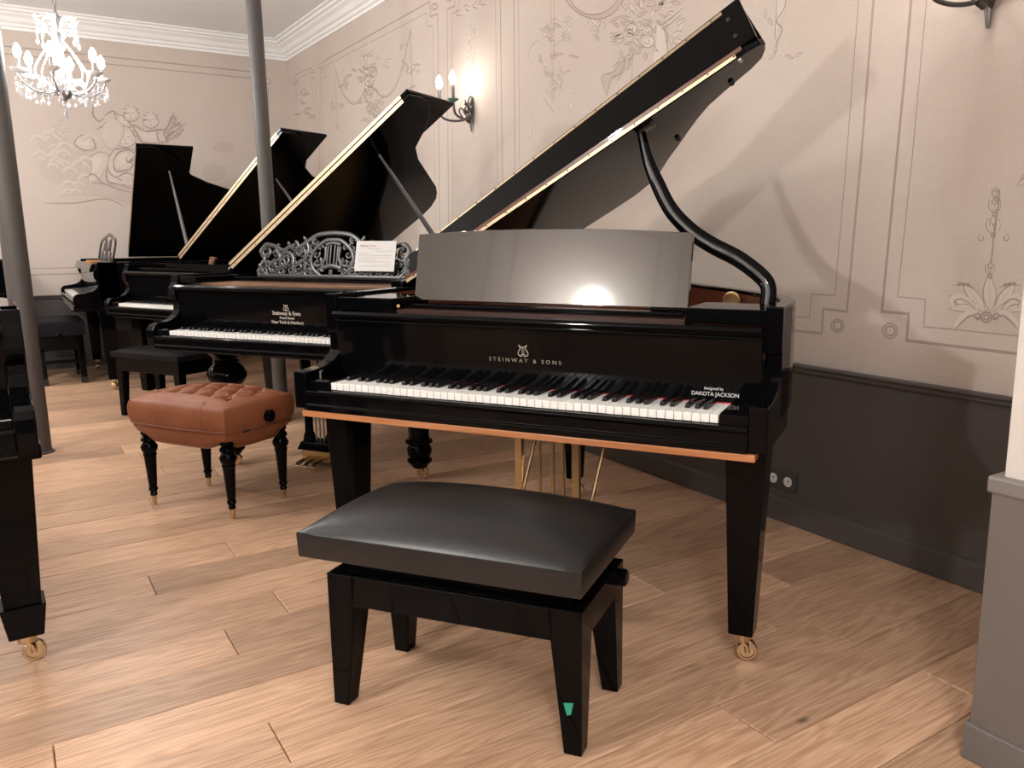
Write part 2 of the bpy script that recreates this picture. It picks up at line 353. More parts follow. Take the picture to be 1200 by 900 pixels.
# projecting wall end at the right edge of the view
SX, SY = 1.712, 0.887
ws = struct(MB().box(SX+0.018, XR+1.0, -0.5, SY-0.014, ZRAIL-0.01, ZC).build('wall_right_end', CREAM, bevel=0.004))
MB().box(SX, XR+1.0, -0.5, SY, 0, ZRAIL-0.012).build('dado_panel', mat('grey_dado_paint', (0.128, 0.110, 0.100), 0.45), ws, bevel=0.003)
MB().box(SX-0.006, XR+1.0, -0.5, SY+0.010, ZRAIL-0.035, ZRAIL+0.002).build('dado_rail', mat('grey_rail_paint', (0.17, 0.15, 0.14), 0.4), ws, bevel=0.006)
MB().box(SX-0.007, XR+1.0, -0.5, SY+0.010, 0.0, 0.09).build('skirting', mat('grey_skirting_paint', (0.13, 0.115, 0.108), 0.45), ws, bevel=0.004)

# ------------------------------------------------------------------ painted panels and ornaments (flat paint on the wall planes)
class Paint:
    def __init__(s, side):
        s.side = side; s.bufs = {}
        s.fn = on_right if side == 'right' else on_back
        s.layer = 0.0
    def P(s, q, depth):
        a, z = q
        return (XR+0.012-depth, a, z) if s.side == 'right' else (a, YB+0.012-depth, z)
    def buf(s, m):
        if m.name not in s.bufs: s.bufs[m.name] = (m, MB())
        return s.bufs[m.name][1]
    def world_line(s, pts, w, m, depth=0.0008):
        s.layer = (s.layer + 1.0e-5) % 6.0e-4; depth = depth*0.1 + s.layer + 1e-5
        b = s.buf(m); n = len(pts); L = []; Rr = []
        for i, p in enumerate(pts):
            p0 = Vector(pts[max(i-1, 0)]); p1 = Vector(pts[min(i+1, n-1)]); t = p1-p0
            if 0 < i < n-1: t = (Vector(p)-p0).normalized()+(p1-Vector(p)).normalized()
            t = t.normalized() if t.length > 1e-9 else Vector((1, 0)); nn = Vector((-t.y, t.x))
            ww = w[i] if isinstance(w, list) else w
            if 0 < i < n-1:
                t1 = (Vector(pts[i])-p0).normalized(); n1 = Vector((-t1.y, t1.x)); d = nn.dot(n1); ww = ww/max(0.4, d)
            L.append(s.P(Vector(p)+nn*ww/2, depth)); Rr.append(s.P(Vector(p)-nn*ww/2, depth))
        for i in range(n-1): b.add([L[i], L[i+1], Rr[i+1], Rr[i]], [(0, 1, 2, 3)])
    def line(s, px, w, m, depth=0.0008): s.world_line([s.fn(*p) for p in px], w, m, depth)
    def curve(s, px, w, m, taper=True, depth=0.001, k=5):
        q = smooth2([s.fn(*p) for p in px], k); n = len(q)
        s.world_line(q, [w*(0.35+0.65*math.sin(math.pi*(i+0.4)/(n-0.2))) if taper else w for i in range(n)], m, depth)
    def fill(s, px, m, depth=0.0006, k=4):
        s.layer = (s.layer + 1.0e-5) % 6.0e-4; depth = depth*0.1 + s.layer + 1e-5
        pts = smooth_path([(*s.fn(*p), 0) for p in px], k, closed=True); b = s.buf(m)
        c = sum(pts, Vector())/len(pts); n = len(pts)
        vs = [s.P((c.x, c.y), depth)] + [s.P((p.x, p.y), depth) for p in pts]
        b.add(vs, [(0, i+1, (i+1) % n+1) for i in range(n)])
    def leaf(s, x, y, ang, ln, wd, bend=0.0, fillm=None, linem=None, lw=0.004):
        a = R(ang); d = (math.cos(a), -math.sin(a)); nn = (d[1], -d[0])
        def at(t, u): 
            bx = bend*ln*t*t
            return (x + d[0]*ln*t + nn[0]*(u*wd+bx), y + d[1]*ln*t + nn[1]*(u*wd+bx))
        A = [at(0, 0), at(0.25, 0.42), at(0.55, 0.5), at(0.82, 0.25), at(1, 0)]; B = [at(0, 0), at(0.25, -0.42), at(0.55, -0.5), at(0.82, -0.25), at(1, 0)]
        s.fill(A + B[-2:0:-1], fillm or PLITE); s.curve(A, lw, linem or PDARK, k=3); s.curve(B, lw*0.7, linem or PDARK, k=3)
        s.curve([at(0.1, 0), at(0.5, 0.02), at(0.85, 0)], lw*0.5, PMID, k=3)
    def scroll(s, x, y, r, a0, turns, w, m, hand=1, k=14):
        pts = []
        for i in range(k+1):
            t = i/k; a = R(a0)+hand*turns*2*math.pi*t; rr = r*(1-0.82*t)
            pts.append((x+rr*math.cos(a), y-rr*math.sin(a)))
        s.curve(pts, w, m, k=2)
    def ring(s, x, y, r, w, m, e=1.0):
        q = [s.fn(x+r*math.cos(2*math.pi*i/20), y+r*e*math.sin(2*math.pi*i/20)) for i in range(21)]
        s.world_line(q, w, m)
    def done(s, parent, name):
        for m, b in s.bufs.values(): b.build(name, m, parent)
        s.bufs = {}; s.layer = 0.0
p = Paint('right')
# panel mouldings (thick outer line, thin inner line)
p.line([(1066.5, -14), (1057, 96), (1031, 365.3), (1062.5, 368), (1060, 399.3), (1190, 415)], 0.010, LINE)
p.line([(1084.5, -14), (1067, 180), (1049.5, 348), (1082, 351), (1080, 383), (1195, 394.5)], 0.0042, LINE)
p.line([(1022.2, -14), (1007, 180), (990, 365.3), (962.5, 362), (960.5, 391), (880, 383)], 0.010, LINE2)
p.line([(1004.6, -14), (990, 180), (976, 346.3), (948.3, 345), (946.5, 372.5), (880, 366)], 0.0042, LINE)
p.line([(600, -14), (602, 280)], 0.010, LINE2); p.line([(605.4, -14), (607.4, 280)], 0.006, LINE2)
p.line([(584, -14), (588, 290)], 0.012, LINE2); p.line([(578.4, -14), (582, 290)], 0.006, LINE2)
p.line([(531, -6), (531, 7), (522, 10.5), (524, 300)], 0.009, LINE2); p.line([(536, -6), (536, 12), (527.3, 16), (529.5, 300)], 0.006, LINE2)
p.line([(373, 200), (373.7, 86.7), (377, 83.3), (377.6, 71.5), (501.7, 1.7), (502.5, 19.3), (511, 15.8), (513.5, 270)], 0.010, LINE)
p.line([(375.5, 200), (376, 92), (379.6, 90), (380, 77), (497.5, 15), (499, 31.7), (505.6, 29.2), (508.5, 270)], 0.006, LINE2)
p.line([(343.2, 170), (343, 101.7), (345.6, 99), (345.4, 87.5), (362.4, 79), (364, 91.7), (367.5, 90.3), (370, 170)], 0.008, LINE2)
p.line([(346, 170), (346, 104), (348, 102), (348, 92), (360, 86), (361.5, 98), (365, 96.5), (367, 170)], 0.006, LINE2)
for x, y, r in ((979, 382, 7.5), (1040.5, 388, 9), (507, 7.5, 4.2), (524.5, -3, 4)):
    p.fill([(x+r*math.cos(a*0.5236), y+r*math.sin(a*0.5236)) for a in range(12)], PMID, 0.0004)
    p.ring(x, y, r, 0.006, LINE2); p.ring(x+0.4, y, r*0.62, 0.005, PDARK); p.ring(x+0.3, y, r*0.28, 0.006, PLITE)
for x, y in ((374.5, 78), (365, 83), (344.6, 95)): p.scroll(x, y, 4, 90, 1.1, 0.010, PDARK)
p.done(wr, 'painted_moulding')
# acanthus candelabrum on the right panel
lf = p.leaf
for x, y, a, l, wd, bd in ((1158, 365, 92, 44, 15, 0), (1151, 366, 120, 42, 13, .12), (1165, 366, 64, 42, 13, -.12), (1145, 366, 140, 40, 12, .2), (1171, 367, 42, 40, 12, -.2), (1140, 364, 158, 30, 9, .35), (1176, 365, 24, 32, 9, -.35)):
    lf(x, y, a, l, wd, bd)
for sx in (-1, 1):
    cx = 1154
    p.curve([(cx+sx*4, 372), (cx+sx*18, 366), (cx+sx*30, 373), (cx+sx*38, 383)], 0.018, PLITE); p.curve([(cx+sx*4, 375), (cx+sx*18, 370), (cx+sx*28, 377), (cx+sx*36, 386)], 0.006, PDARK)
    p.scroll(cx+sx*11, 372, 5, 0 if sx > 0 else 180, 1.2, 0.007, PDARK, sx)
    p.curve([(cx+sx*10, 362), (cx+sx*28, 348), (cx+sx*40, 350), (cx+sx*38, 360)], 0.016, PLITE); p.curve([(cx+sx*12, 362), (cx+sx*28, 351), (cx+sx*38, 353), (cx+sx*36, 360)], 0.005, PDARK)
    p.curve([(cx+sx*14, 338), (cx+sx*26, 333), (cx+sx*40, 335)], 0.004, PDARK)
    for k in range(3): p.ring(cx+sx*(22+5*k), 334-k*0.5, 1.6, 0.004, PDARK)
p.ring(1153.5, 372, 6, 0.006, PDARK); p.ring(1153.5, 372, 3, 0.005, PDARK)
for yb, n, l, wd in ((322, 3, 14, 5), (274, 3, 20, 8), (249, 3, 17, 7), (231, 3, 11, 5)):
    xx = 1158 + (322-yb)*0.075
    for a in ((60, 90, 120)): lf(xx, yb, a, l*(1.1 if a == 90 else 0.95), wd, (90-a)/200)
    p.ring(xx, yb+2, 2.2, 0.005, PDARK)
p.curve([(1158, 322), (1160, 300), (1164, 262), (1168, 240), (1169, 222)], 0.005, PDARK, taper=False)
for sx in (-1, 1): p.scroll(1162+sx*14, 279, 5, 90, 1.1, 0.004, PDARK, -sx)
lf(1190, 218, 40, 18, 5, 0); lf(1194, 208, 20, 14, 4, 0)
# hanging bell-flower ribbon right of the open lid
p.fill([(908, -8), (918, -8), (917, 10), (910, 28), (908, 48), (906, 30)], PLITE)
p.curve([(908, -8), (907, 20), (906, 40), (909, 50)], 0.005, PDARK); p.curve([(919, -8), (917, 8), (908, 24), (914, 34), (908, 50), (906, 62)], 0.006, PDARK)
for x, y, a in ((908, 52, 250), (912, 58, 300), (906, 62, 220), (918, 64, 330), (928, 66, 20), (895, 10, 260), (898, 20, 290)): lf(x, y, a, 11, 3.2, 0.1)
# garland to the left of the big lid
p.curve([(643, -6), (644, 30), (643, 60), (644, 96), (645, 122)], 0.014, PMID, taper=False); p.curve([(647, -6), (647, 40), (646, 90), (647, 118)], 0.005, PDARK, taper=False)
for i in range(46):
    t = random.random(); yy = 25+95*t; xx = 645+random.gauss(0, 5+3*math.sin(3*t))
    lf(xx, yy, random.uniform(0, 360), random.uniform(6, 12), random.uniform(2, 3.5), random.uniform(-.2, .2), random.choice((PLITE, PMID)), PDARK, 0.004)
p.curve([(630, 45), (620, 55), (617, 70)], 0.004, PDARK); p.curve([(652, 70), (657, 90), (653, 112)], 0.004, PDARK); p.curve([(634, 112), (641, 124), (648, 132)], 0.004, PDARK)
for x, y in ((669, 118), (621, 150)): lf(x, y, 250, 13, 4, .1); lf(x+1, y-8, 80, 8, 3, 0)
# oval medallion frame
for dx, wd, m in ((0, 0.022, PMID), (3, 0.006, PDARK), (-3, 0.006, PDARK)):
    p.curve([(660+dx, -8), (668+dx*0.8, 6), (682+dx*0.4, 17-abs(dx)*0.2+dx*-0.4), (700, 19-dx), (716-dx*0.5, 11-dx), (727-dx, -4)], wd, m, taper=False)
for x, y in ((690, 22), (696, 30), (700, 24), (694, 40), (664, 18), (662, 30), (661, 40)): 
    for k in range(3): lf(x+random.uniform(-3, 3), y, random.uniform(220, 320), 10, 3.2, random.uniform(-.2, .2))
# trophy of wings, horn, rose and quiver behind the lid
def wing(x, y, dirs, ln):
    for k, a in enumerate(dirs): lf(x, y, a, ln*(1-0.07*k), 5, 0.1, PLITE if k % 2 else PMID)
wing(742, 26, (150, 164, 178, 192, 206), 20); wing(730, 46, (150, 166, 182, 198), 19)
for x, y, r in ((738, 33, 6), (735, 38, 4.5), (757, 48, 7.5), (757, 36, 6), (748, 30, 5)):
    p.fill([(x+r*math.cos(a*0.7854), y+r*math.sin(a*0.7854)) for a in range(8)], PLITE); p.ring(x, y, r, 0.005, PDARK); p.scroll(x, y, r*0.7, 40, 1.2, 0.005, PDARK)
for i in range(10): lf(733+random.uniform(-12, 10), 58+i*2.4, random.uniform(200, 300), 14, 4, random.uniform(-.2, .2), random.choice((PLITE, PMID)))
p.curve([(732, 69), (722, 83), (710, 93)], 0.045, PMID, taper=False); p.fill([(703, 91), (714, 92), (709, 112)], PMID); p.curve([(734, 68), (724, 86), (714, 92), (709, 112)], 0.007, PDARK); p.curve([(730, 66), (718, 83), (703, 90), (709, 112)], 0.006, PDARK)
p.fill([(768, 30), (775, 33), (778, 50), (778, 66), (764, 74), (767, 50)], PLITE); p.curve([(770, 28), (778, 38), (780, 58), (779, 66)], 0.006, PDARK)
for k in range(4): p.curve([(772, 26+k*3), (784, 18+k*3), (800-k, 4+k*4)], 0.005, PDARK if k % 2 else PLITE)
for x, y, a in ((784, 42, 20), (786, 46, 340), (792, 36, 50), (784, 50, 310), (760, 20, 60), (750, 12, 90), (765, 10, 40), (742, 14, 120), (776, 8, 20)): lf(x, y, a, 14, 5, .1)
p.curve([(739, 76), (738, 92), (735, 104)], 0.005, PDARK)
rs = random.Random(11)
for i in range(58):
    a = rs.uniform(0, 6.283); q = math.sqrt(rs.random()); x_, y_ = 757+34*q*math.cos(a), 24+38*q*math.sin(a)
    if y_ > 120-(x_-690)*0.72-4: continue
    lf(x_, y_, rs.uniform(0, 360), rs.uniform(8, 15), rs.uniform(2.6, 4.6), rs.uniform(-.25, .25), rs.choice((PLITE, PMID, PSOFL)), PDARK, 0.0045)
for i in range(16):
    t = i/15; lf(742-18*t+rs.uniform(-4, 4), 52+34*t, rs.uniform(210, 260), rs.uniform(9, 15), 3.2, rs.uniform(-.2, .2), rs.choice((PLITE, PMID)), PDARK, 0.0045)
for i in range(46):
    t = rs.random(); lf(431+rs.gauss(0, 2.5+4*t), 62+74*t, rs.uniform(200, 340) if t > .5 else rs.uniform(20, 160), rs.uniform(6, 11), rs.uniform(1.8, 3), rs.uniform(-.3, .3), rs.choice((PLITE, PMID)), PDARK, 0.007)
# pendant above the wall lamp
for i in range(8): p.scroll(536+i*4.6, 14-i*2.1, 5, 90*(i % 3), 1.2, 0.008, PLITE if i % 2 else PDARK, 1 if i % 2 else -1)
for i in range(14): lf(551+random.uniform(-3.5, 4), 24+i*4, random.uniform(230, 310), 8.5, 3.2, random.uniform(-.3, .3), PLITE, PDARK, 0.005)
# garlands with flaming torch on the far panel
p.curve([(391.5, 80), (398, 104), (408, 118), (417, 119), (424, 108), (427, 100)], 0.016, PMID, taper=False); p.curve([(391.5, 80), (398, 105), (408, 120), (417, 121), (424, 110), (428, 100)], 0.007, PDARK, taper=False)
p.curve([(436, 103), (445, 111), (453, 111), (462, 99), (470, 74), (479.5, 34)], 0.018, PMID, taper=False); p.curve([(436, 104), (445, 112.5), (453, 112.5), (463, 100), (471, 75), (479.5, 34)], 0.007, PDARK, taper=False)
p.curve([(391.5, 80), (392.5, 120), (393, 150)], 0.006, PDARK, taper=False); p.curve([(479.5, 34), (480.5, 80), (481.5, 112)], 0.008, PDARK, taper=False)
for i in range(70):
    c = random.choice(((432, 75, 3, 16), (431, 125, 5, 20), (443, 78, 3, 10), (392, 125, 4, 16), (484, 88, 4, 14), (423, 85, 3, 12), (469, 70, 3, 14), (402, 95, 3, 8), (442, 120, 3, 8), (354, 110, 3, 10), (354, 128, 3, 10)))
    lf(random.gauss(c[0], c[2]), random.gauss(c[1], c[3]*0.6), random.uniform(0, 360), random.uniform(5, 10), random.uniform(1.8, 3), random.uniform(-.2, .2), random.choice((PLITE, PMID, PMID)), PDARK, 0.006)
p.ring(431, 95, 5, 0.012, PDARK, 1.4); p.ring(431, 95, 3, 0.008, PLITE, 1.4); p.curve([(430, 46), (431, 66), (430, 90)], 0.02, PLITE); p.curve([(424, 110), (430, 101), (437, 103)], 0.02, PDARK)
p.done(wr, 'painted_ornament')
# back wall
p = Paint('back')
for z, wd in ((2.792, 0.012), (2.73, 0.010), (0.915, 0.009), (0.86, 0.012)):
    p.world_line([(XL+0.1, z), (2.26, z)], wd, LINE2)
p.line([(309.5, 150), (309.7, 102), (314.7, 103), (314.7, 150)], 0.008, LINE2)
p.ring(314, 95, 3, 0.008, PDARK); p.ring(314, 95, 1.4, 0.008, PLITE)
p.done(wb, 'painted_moulding')
def z5(pts): return [(40+x/5, 100+y/5) for x, y in pts]
# cloud group of winged children: bodies as light fills, contours as dark strokes
def body(pts):
    cx_ = sum(q[0] for q in pts)/len(pts); cy_ = sum(q[1] for q in pts)/len(pts)
    p.fill(z5([(cx_+(x-cx_)*1.10+4, cy_+(y-cy_)*1.10+6) for x, y in pts]), PMID); p.fill(z5(pts), PSOFL)
    p.fill(z5([(cx_+(x-cx_)*0.55-8, cy_+(y-cy_)*0.55-10) for x, y in pts]), PLITE)
    n_ = len(pts)
    for i in range(n_):
        a_, b_ = pts[i], pts[(i+1) % n_]; c_ = pts[(i+2) % n_]
        p.curve(z5([a_, b_, c_]), 0.013 if i % 2 else 0.008, PDARK)
    for k in range(5):
        t = k/5; q0 = pts[(k+1) % n_]
        p.curve(z5([(cx_+(q0[0]-cx_)*.9, cy_+(q0[1]-cy_)*.9), (cx_+(q0[0]-cx_)*.62+6, cy_+(q0[1]-cy_)*.62+8), (cx_+(q0[0]-cx_)*.35+4, cy_+(q0[1]-cy_)*.5+14)]), 0.008, PMID)
def head(x, y, r):
    p.fill(z5([(x+r*math.cos(a*0.7854), y+r*1.1*math.sin(a*0.7854)) for a in range(8)]), PSOFL)
    p.fill(z5([(x-4+r*.55*math.cos(a*0.7854), y+4+r*.6*math.sin(a*0.7854)) for a in range(8)]), PLITE)
    p.curve(z5([(x-r, y-r*.2), (x-r*.85, y+r*.7), (x, y+r*1.1), (x+r*.85, y+r*.7), (x+r, y-r*.1)]), 0.010, PDARK)
    for k in range(16):     # curls over the crown
        a = R(-10+k*13.5); q = (x+r*1.0*math.cos(a), y-r*0.95*math.sin(a)); q2 = (x+r*0.6*math.cos(a+.5), y-r*0.55*math.sin(a+.5)-r*.25)
        p.curve(z5([q, ((q[0]+q2[0])/2+6*math.sin(k*2), (q[1]+q2[1])/2-6), q2]), 0.013, (PDARK, PLITE, PMID)[k % 3])
    for ex in (-.32, .22): p.curve(z5([(x+r*(ex-.14), y+r*.08), (x+r*ex, y+r*.0), (x+r*(ex+.14), y+r*.1)]), 0.008, PDARK)
    p.curve(z5([(x-r*.06, y+r*.1), (x-r*.12, y+r*.38), (x+r*.02, y+r*.42)]), 0.007, PDARK); p.curve(z5([(x-r*.2, y+r*.65), (x-r*.04, y+r*.7), (x+r*.14, y+r*.62)]), 0.008, PDARK)
for pts in ([(20,300),(110,260),(180,300),(230,380),(160,430),(60,400)], [(150,440),(240,380),(330,400),(380,470),(330,560),(220,540)], [(200,560),(330,540),(440,600),(560,640),(560,690),(380,650),(230,640)], [(40,430),(120,440),(200,470),(260,560),(130,580),(40,520)], [(330,600),(450,560),(580,590),(590,650),(450,640)]):
    p.fill(z5(pts), PSOFT)
for k in range(26):
    x = random.uniform(20, 330); y = random.uniform(270, 640); r = random.uniform(22, 52)
    p.curve(z5([(x-r, y), (x-r*0.5, y-r*0.55), (x+r*0.3, y-r*0.5), (x+r, y)]), 0.034, PSOFL); p.curve(z5([(x-r*0.8, y+8), (x-r*0.3, y-r*0.35), (x+r*0.3, y-r*0.3), (x+r*0.8, y+8)]), 0.012, PMID, depth=0.0011)
body([(410,230),(470,200),(520,250),(500,330),(450,370),(400,310)])
body([(235,340),(260,300),(300,290),(340,310),(360,360),(330,380),(280,375)])
body([(430,440),(470,380),(540,370),(600,400),(600,590),(500,580),(430,560)])
body([(500,390),(560,380),(610,420),(560,490),(480,500),(465,440)])
body([(330,420),(380,390),(420,400),(430,450),(380,540),(320,560),(340,490)])
body([(580,230),(650,270),(760,260),(775,330),(640,335)])
body([(470,165),(520,180),(570,230),(560,245),(500,225)])
head(570, 160, 46); head(685, 200, 46); head(540, 300, 58)
p.curve(z5([(350,120),(345,170),(380,210),(410,190)]), 0.016, PDARK); p.curve(z5([(410,180),(460,150),(500,180)]), 0.014, PDARK)
for pts in ([(540,420),(550,450),(590,440)], [(560,430),(575,460),(600,455)], [(370,260),(400,240),(420,280)], [(480,540),(540,515),(590,530)], [(720,260),(725,310),(740,330)], [(430,470),(450,520),(520,560)], [(300,540),(350,520),(400,570),(480,600)], [(340,570),(420,580),(500,610),(580,630)]):
    p.curve(z5(pts), 0.013, PDARK, depth=0.0013)
for k in range(24):
    a = random.uniform(5, 75); p.leaf(40+(775+random.uniform(-10, 20))/5, 100+(330+random.uniform(-60, 0))/5, a, random.uniform(10, 26), random.uniform(2.5, 5), 0.2, random.choice((PLITE, PMID)), PDARK, 0.008)
for k in range(10): p.leaf(40+200/5+random.uniform(-8, 8), 100+270/5+random.uniform(-5, 5), random.uniform(100, 190), random.uniform(8, 16), 3.5, 0.2, PLITE, PMID, 0.010)
for pts in ([(1040,370),(1090,330),(1150,340),(1180,380),(1100,390)], [(980,500),(1040,460),(1110,480),(1120,540),(1020,560)]):
    p.fill(z5(pts), PSOFT)
p.curve(z5([(150,650),(300,640),(460,660),(570,700)]), 0.02, PMID); p.curve(z5([(60,690),(240,690),(420,665),(540,715)]), 0.012, PDARK)
p.done(wb, 'painted_mural')
# simple panel lines on the wall opposite (seen in reflections)
b = MB()
for ya, yb_ in ((-1.8, 0.6), (0.8, 2.0), (2.2, 4.4), (4.6, 5.4), (5.6, 8.2)):
    for z in (0.85, 2.75): b.box(XL-0.012, XL-0.011, ya, yb_, z, z+0.012)
    for y in (ya, yb_): b.box(XL-0.012, XL-0.011, y, y+0.012, 0.85, 2.75)
b.build('painted_moulding', LINE2, wl)

# ------------------------------------------------------------------ wall socket
(sy1, sz1), (sy2, sz2) = on_right(908, 559.5), on_right(925, 565)
o = thing('wall_socket', 'dark double wall socket with two white round inserts, on the dado beside piano leg', 'socket', (XR, (sy1+sy2)/2, 0.178))
dy = abs(sy1-sy2)/2
MB().box(-0.009, 0.0, -dy-0.042, dy+0.042, -0.040, 0.040).build('cover_plate', DARKPL, o, bevel=0.004)
Mx = Matrix.Rotation(R(-90), 4, 'Y')
for s in (-1, 1):
    c = MB().lathe([(0.021, 0.0), (0.021, 0.004), (0.018, 0.005), (0.017, 0.0042), (0.001, 0.0042)], (-0.0085, s*dy, 0), 24, Mx).build('socket_insert', SOCKET, o, smooth=True)
    MB().ball((-0.0132, s*dy-0.004, 0.005), 0.0035, 8).build('pin_hole', RUBBER, c)

# ------------------------------------------------------------------ columns
def column(x, y, r, label):
    o = thing('column', label, 'column', (x, y, 0), 0, 'slender round steel columns')
    MB().lathe([(r, 0.0), (r, ZC)], n=24).build('shaft', COLM, o, smooth=True)
    MB().lathe([(r+0.012, 0.0), (r+0.012, 0.006), (r, 0.012)], n=24).build('foot_collar', COLM, o, smooth=True)
    return o
cl = column(0.075, 5.36, 0.060, 'grey round column at far left, standing before the low benches')
MB().ball((-0.02, -0.058, 0.755), 0.006, 6).build('screw_head', STEEL, cl)
column(1.418, 5.38, 0.044, 'thinner grey round column rising behind the open lid of the ornate piano')

# ------------------------------------------------------------------ pianos
PITCH = 0.0235; NW = 52; KW = NW*PITCH
X0, X1 = -0.127, 1.349
SCROLL = [(-0.02, 0.655), (-0.026, 0.70), (-0.024, 0.735), (-0.012, 0.755), (0.010, 0.765), (0.06, 0.770), (0.10, 0.779), (0.130, 0.797), (0.148, 0.825), (0.150, 0.853), (0.132, 0.875), (0.124, 0.90), (0.128, 0.93), (0.148, 0.96), (0.155, 0.998), (0.30, 0.998), (0.30, 0.655)]
MODERN = [(-0.022, 0.650), (-0.022, 0.767), (0.02, 0.767), (0.07, 0.772), (0.117, 0.784), (0.150, 0.803), (0.172, 0.826), (0.181, 0.850), (0.176, 0.864), (0.155, 0.873), (0.148, 0.888), (0.148, 1.0), (0.30, 1.0), (0.30, 0.650)]
RIM_SMALL = [(X1, .16), (X1, .34), (1.335, .46), (1.30, .57), (1.24, .68), (1.15, .81), (1.05, .94), (.95, 1.06), (.86, 1.18), (.77, 1.29), (.67, 1.38), (.56, 1.435), (.45, 1.45), (.1, 1.45), (-.06, 1.43), (-.11, 1.38), (X0, 1.30), (X0, .16)]
RIM_BIG = [(X1, .16), (X1, .60), (1.33, .70), (1.28, .80), (1.19, .92), (1.08, 1.03), (.98, 1.15), (.90, 1.28), (.84, 1.42), (.78, 1.56), (.70, 1.68), (.58, 1.76), (.45, 1.78), (.12, 1.76), (-.04, 1.72), (-.11, 1.64), (X0, 1.54), (X0, .16)]
def offset(poly, d):
    out = []; n = len(poly)
    for i in range(n):
        a, b, c = Vector(poly[i-1]), Vector(poly[i]), Vector(poly[(i+1) % n])
        if i == 0: t = c-b
        elif i == n-1: t = b-a
        else: t = (b-a).normalized()+(c-b).normalized()
        t.normalize(); out.append((b.x-t.y*d, b.y+t.x*d))
    return out
def wallstrip(poly, thick, z0, z1):
    inn = offset(poly, thick); n = len(poly); mb = MB(); vs = []
    for (x, y) in poly: vs += [(x, y, z0), (x, y, z1)]
    for (x, y) in inn: vs += [(x, y, z0), (x, y, z1)]
    fs = []
    for i in range(n-1):
        a, b, c, d = 2*i, 2*i+2, 2*n+2*i, 2*n+2*i+2
        fs += [(a, b, b+1, a+1), (c, c+1, d+1, d), (a+1, b+1, d+1, c+1), (a, c, d, b)]
    e = 2*(n-1); fs += [(0, 1, 2*n+1, 2*n), (e, 2*n+e, 2*n+e+1, e+1)]
    return mb.add(vs, fs)
def keyboard(root, single, front_vis=True):
    wk = MB().box(0.0009, PITCH-0.0009, 0.0, 0.15, 0.713, 0.735)
    bk = MB(); bx = 0.0068
    bk.add([(-bx, .055, .735), (bx, .055, .735), (bx, .15, .735), (-bx, .15, .735), (-bx*.72, .060, .747), (bx*.72, .060, .747), (bx*.72, .15, .747), (-bx*.72, .15, .747), (-bx*.85, .0535, .741), (bx*.85, .0535, .741)],
           [(8, 9, 5, 4), (0, 1, 9, 8), (4, 5, 6, 7), (1, 2, 6, 5, 9), (3, 0, 8, 4, 7), (2, 3, 7, 6)])
    sharp = [(i+1)*PITCH + {'A': -.0005, 'C': -.0022, 'D': .0022, 'F': -.003, 'G': 0}['ABCDEFG'[i % 7]] for i in range(NW-1) if 'ABCDEFG'[i % 7] in 'ACDFG']
    if single:
        a = wk.build('white_key', IVORY, root, bevel=0.0012, seg=1); 
        for i in range(1, NW):
            o = share(a, 'white_key', root, (i*PITCH, 0, random.uniform(-.0004, .0004)))
            b = o.modifiers.new('bevel', 'BEVEL'); b.width = 0.0012; b.segments = 1
        b0 = bk.build('black_key', EBONY, root, loc=(sharp[0], 0, 0))
        for x in sharp[1:]: share(b0, 'black_key', root, (x, 0, random.uniform(-.0004, .0004)))
    else:
        mb = MB()
        for i in range(NW): mb.add([(x+i*PITCH, y, z) for x, y, z in wk.v], wk.f)
        tag(mb.build('white_keys', IVORY, root), None, None, kind='stuff')
        mb = MB()
        for s in sharp: mb.add([(x+s, y, z) for x, y, z in bk.v], bk.f)
        tag(mb.build('black_keys', EBONY, root), None, None, kind='stuff')
    MB().box(-0.001, KW+0.001, 0.1505, 0.153, 0.722, 0.7378).build('key_felt', RED, root)
def caster(mb_par, x, y, rz=0.6, top=0.085, metal=None):
    metal = metal or BRASS
    c = bpy.data.objects.new('caster', None); COL.objects.link(c); c.parent = mb_par; c.location = (x, y, 0); c.rotation_euler = (0, 0, rz)
    MW = Matrix.Rotation(R(90), 4, 'X')
    b = MB(); b.lathe([(0.012, 0.055), (0.024, 0.06), (0.026, top)], n=14); b.tube([(0.0, -0.016, 0.06), (0.012, -0.017, 0.05), (0.014, -0.017, 0.03)], 0.007, 6); b.tube([(0.0, 0.016, 0.06), (0.012, 0.017, 0.05), (0.014, 0.017, 0.03)], 0.007, 6)
    b.build('caster_fork', metal, c, smooth=True)
    w_ = MB().lathe([(0.007, -0.007), (0.021, -0.007), (0.0225, -0.011), (0.027, -0.011), (0.030, -0.008), (0.030, 0.008), (0.027, 0.011), (0.0225, 0.011), (0.021, 0.007), (0.007, 0.007)], (0.014, 0, 0.030), 26, MW).lathe([(0.006, -0.017), (0.008, -0.014), (0.008, 0.014), (0.006, 0.017)], (0.014, 0, 0.030), 12, MW)
    w_.build('caster_wheel', metal, c)
    return c
def taper_leg(root, x0, x1, y0, y1, ztop, zbot, k=0.62, toe=False, metal=None):
    cx, cy = (x0+x1)/2, (y0+y1)/2; hx, hy = (x1-x0)/2, (y1-y0)/2
    mb = MB().frustum((cx-hx*k, cx+hx*k, cy-hy*k, cy+hy*k, zbot), (x0, x1, y0, y1, ztop))
    g = mb.build('leg', LACQ, root, bevel=0.003)
    if toe:
        MB().frustum((cx-hx*k*1.04, cx+hx*k*1.04, cy-hy*k*1.04, cy+hy*k*1.04, zbot), (cx-hx*k*1.36, cx+hx*k*1.36, cy-hy*k*1.36, cy+hy*k*1.36, zbot+0.095)).build('leg_toe', LACQ, g, bevel=0.003)
    caster(g, cx, cy, random.uniform(-0.1, 0.35), zbot+0.002, metal)
    return g
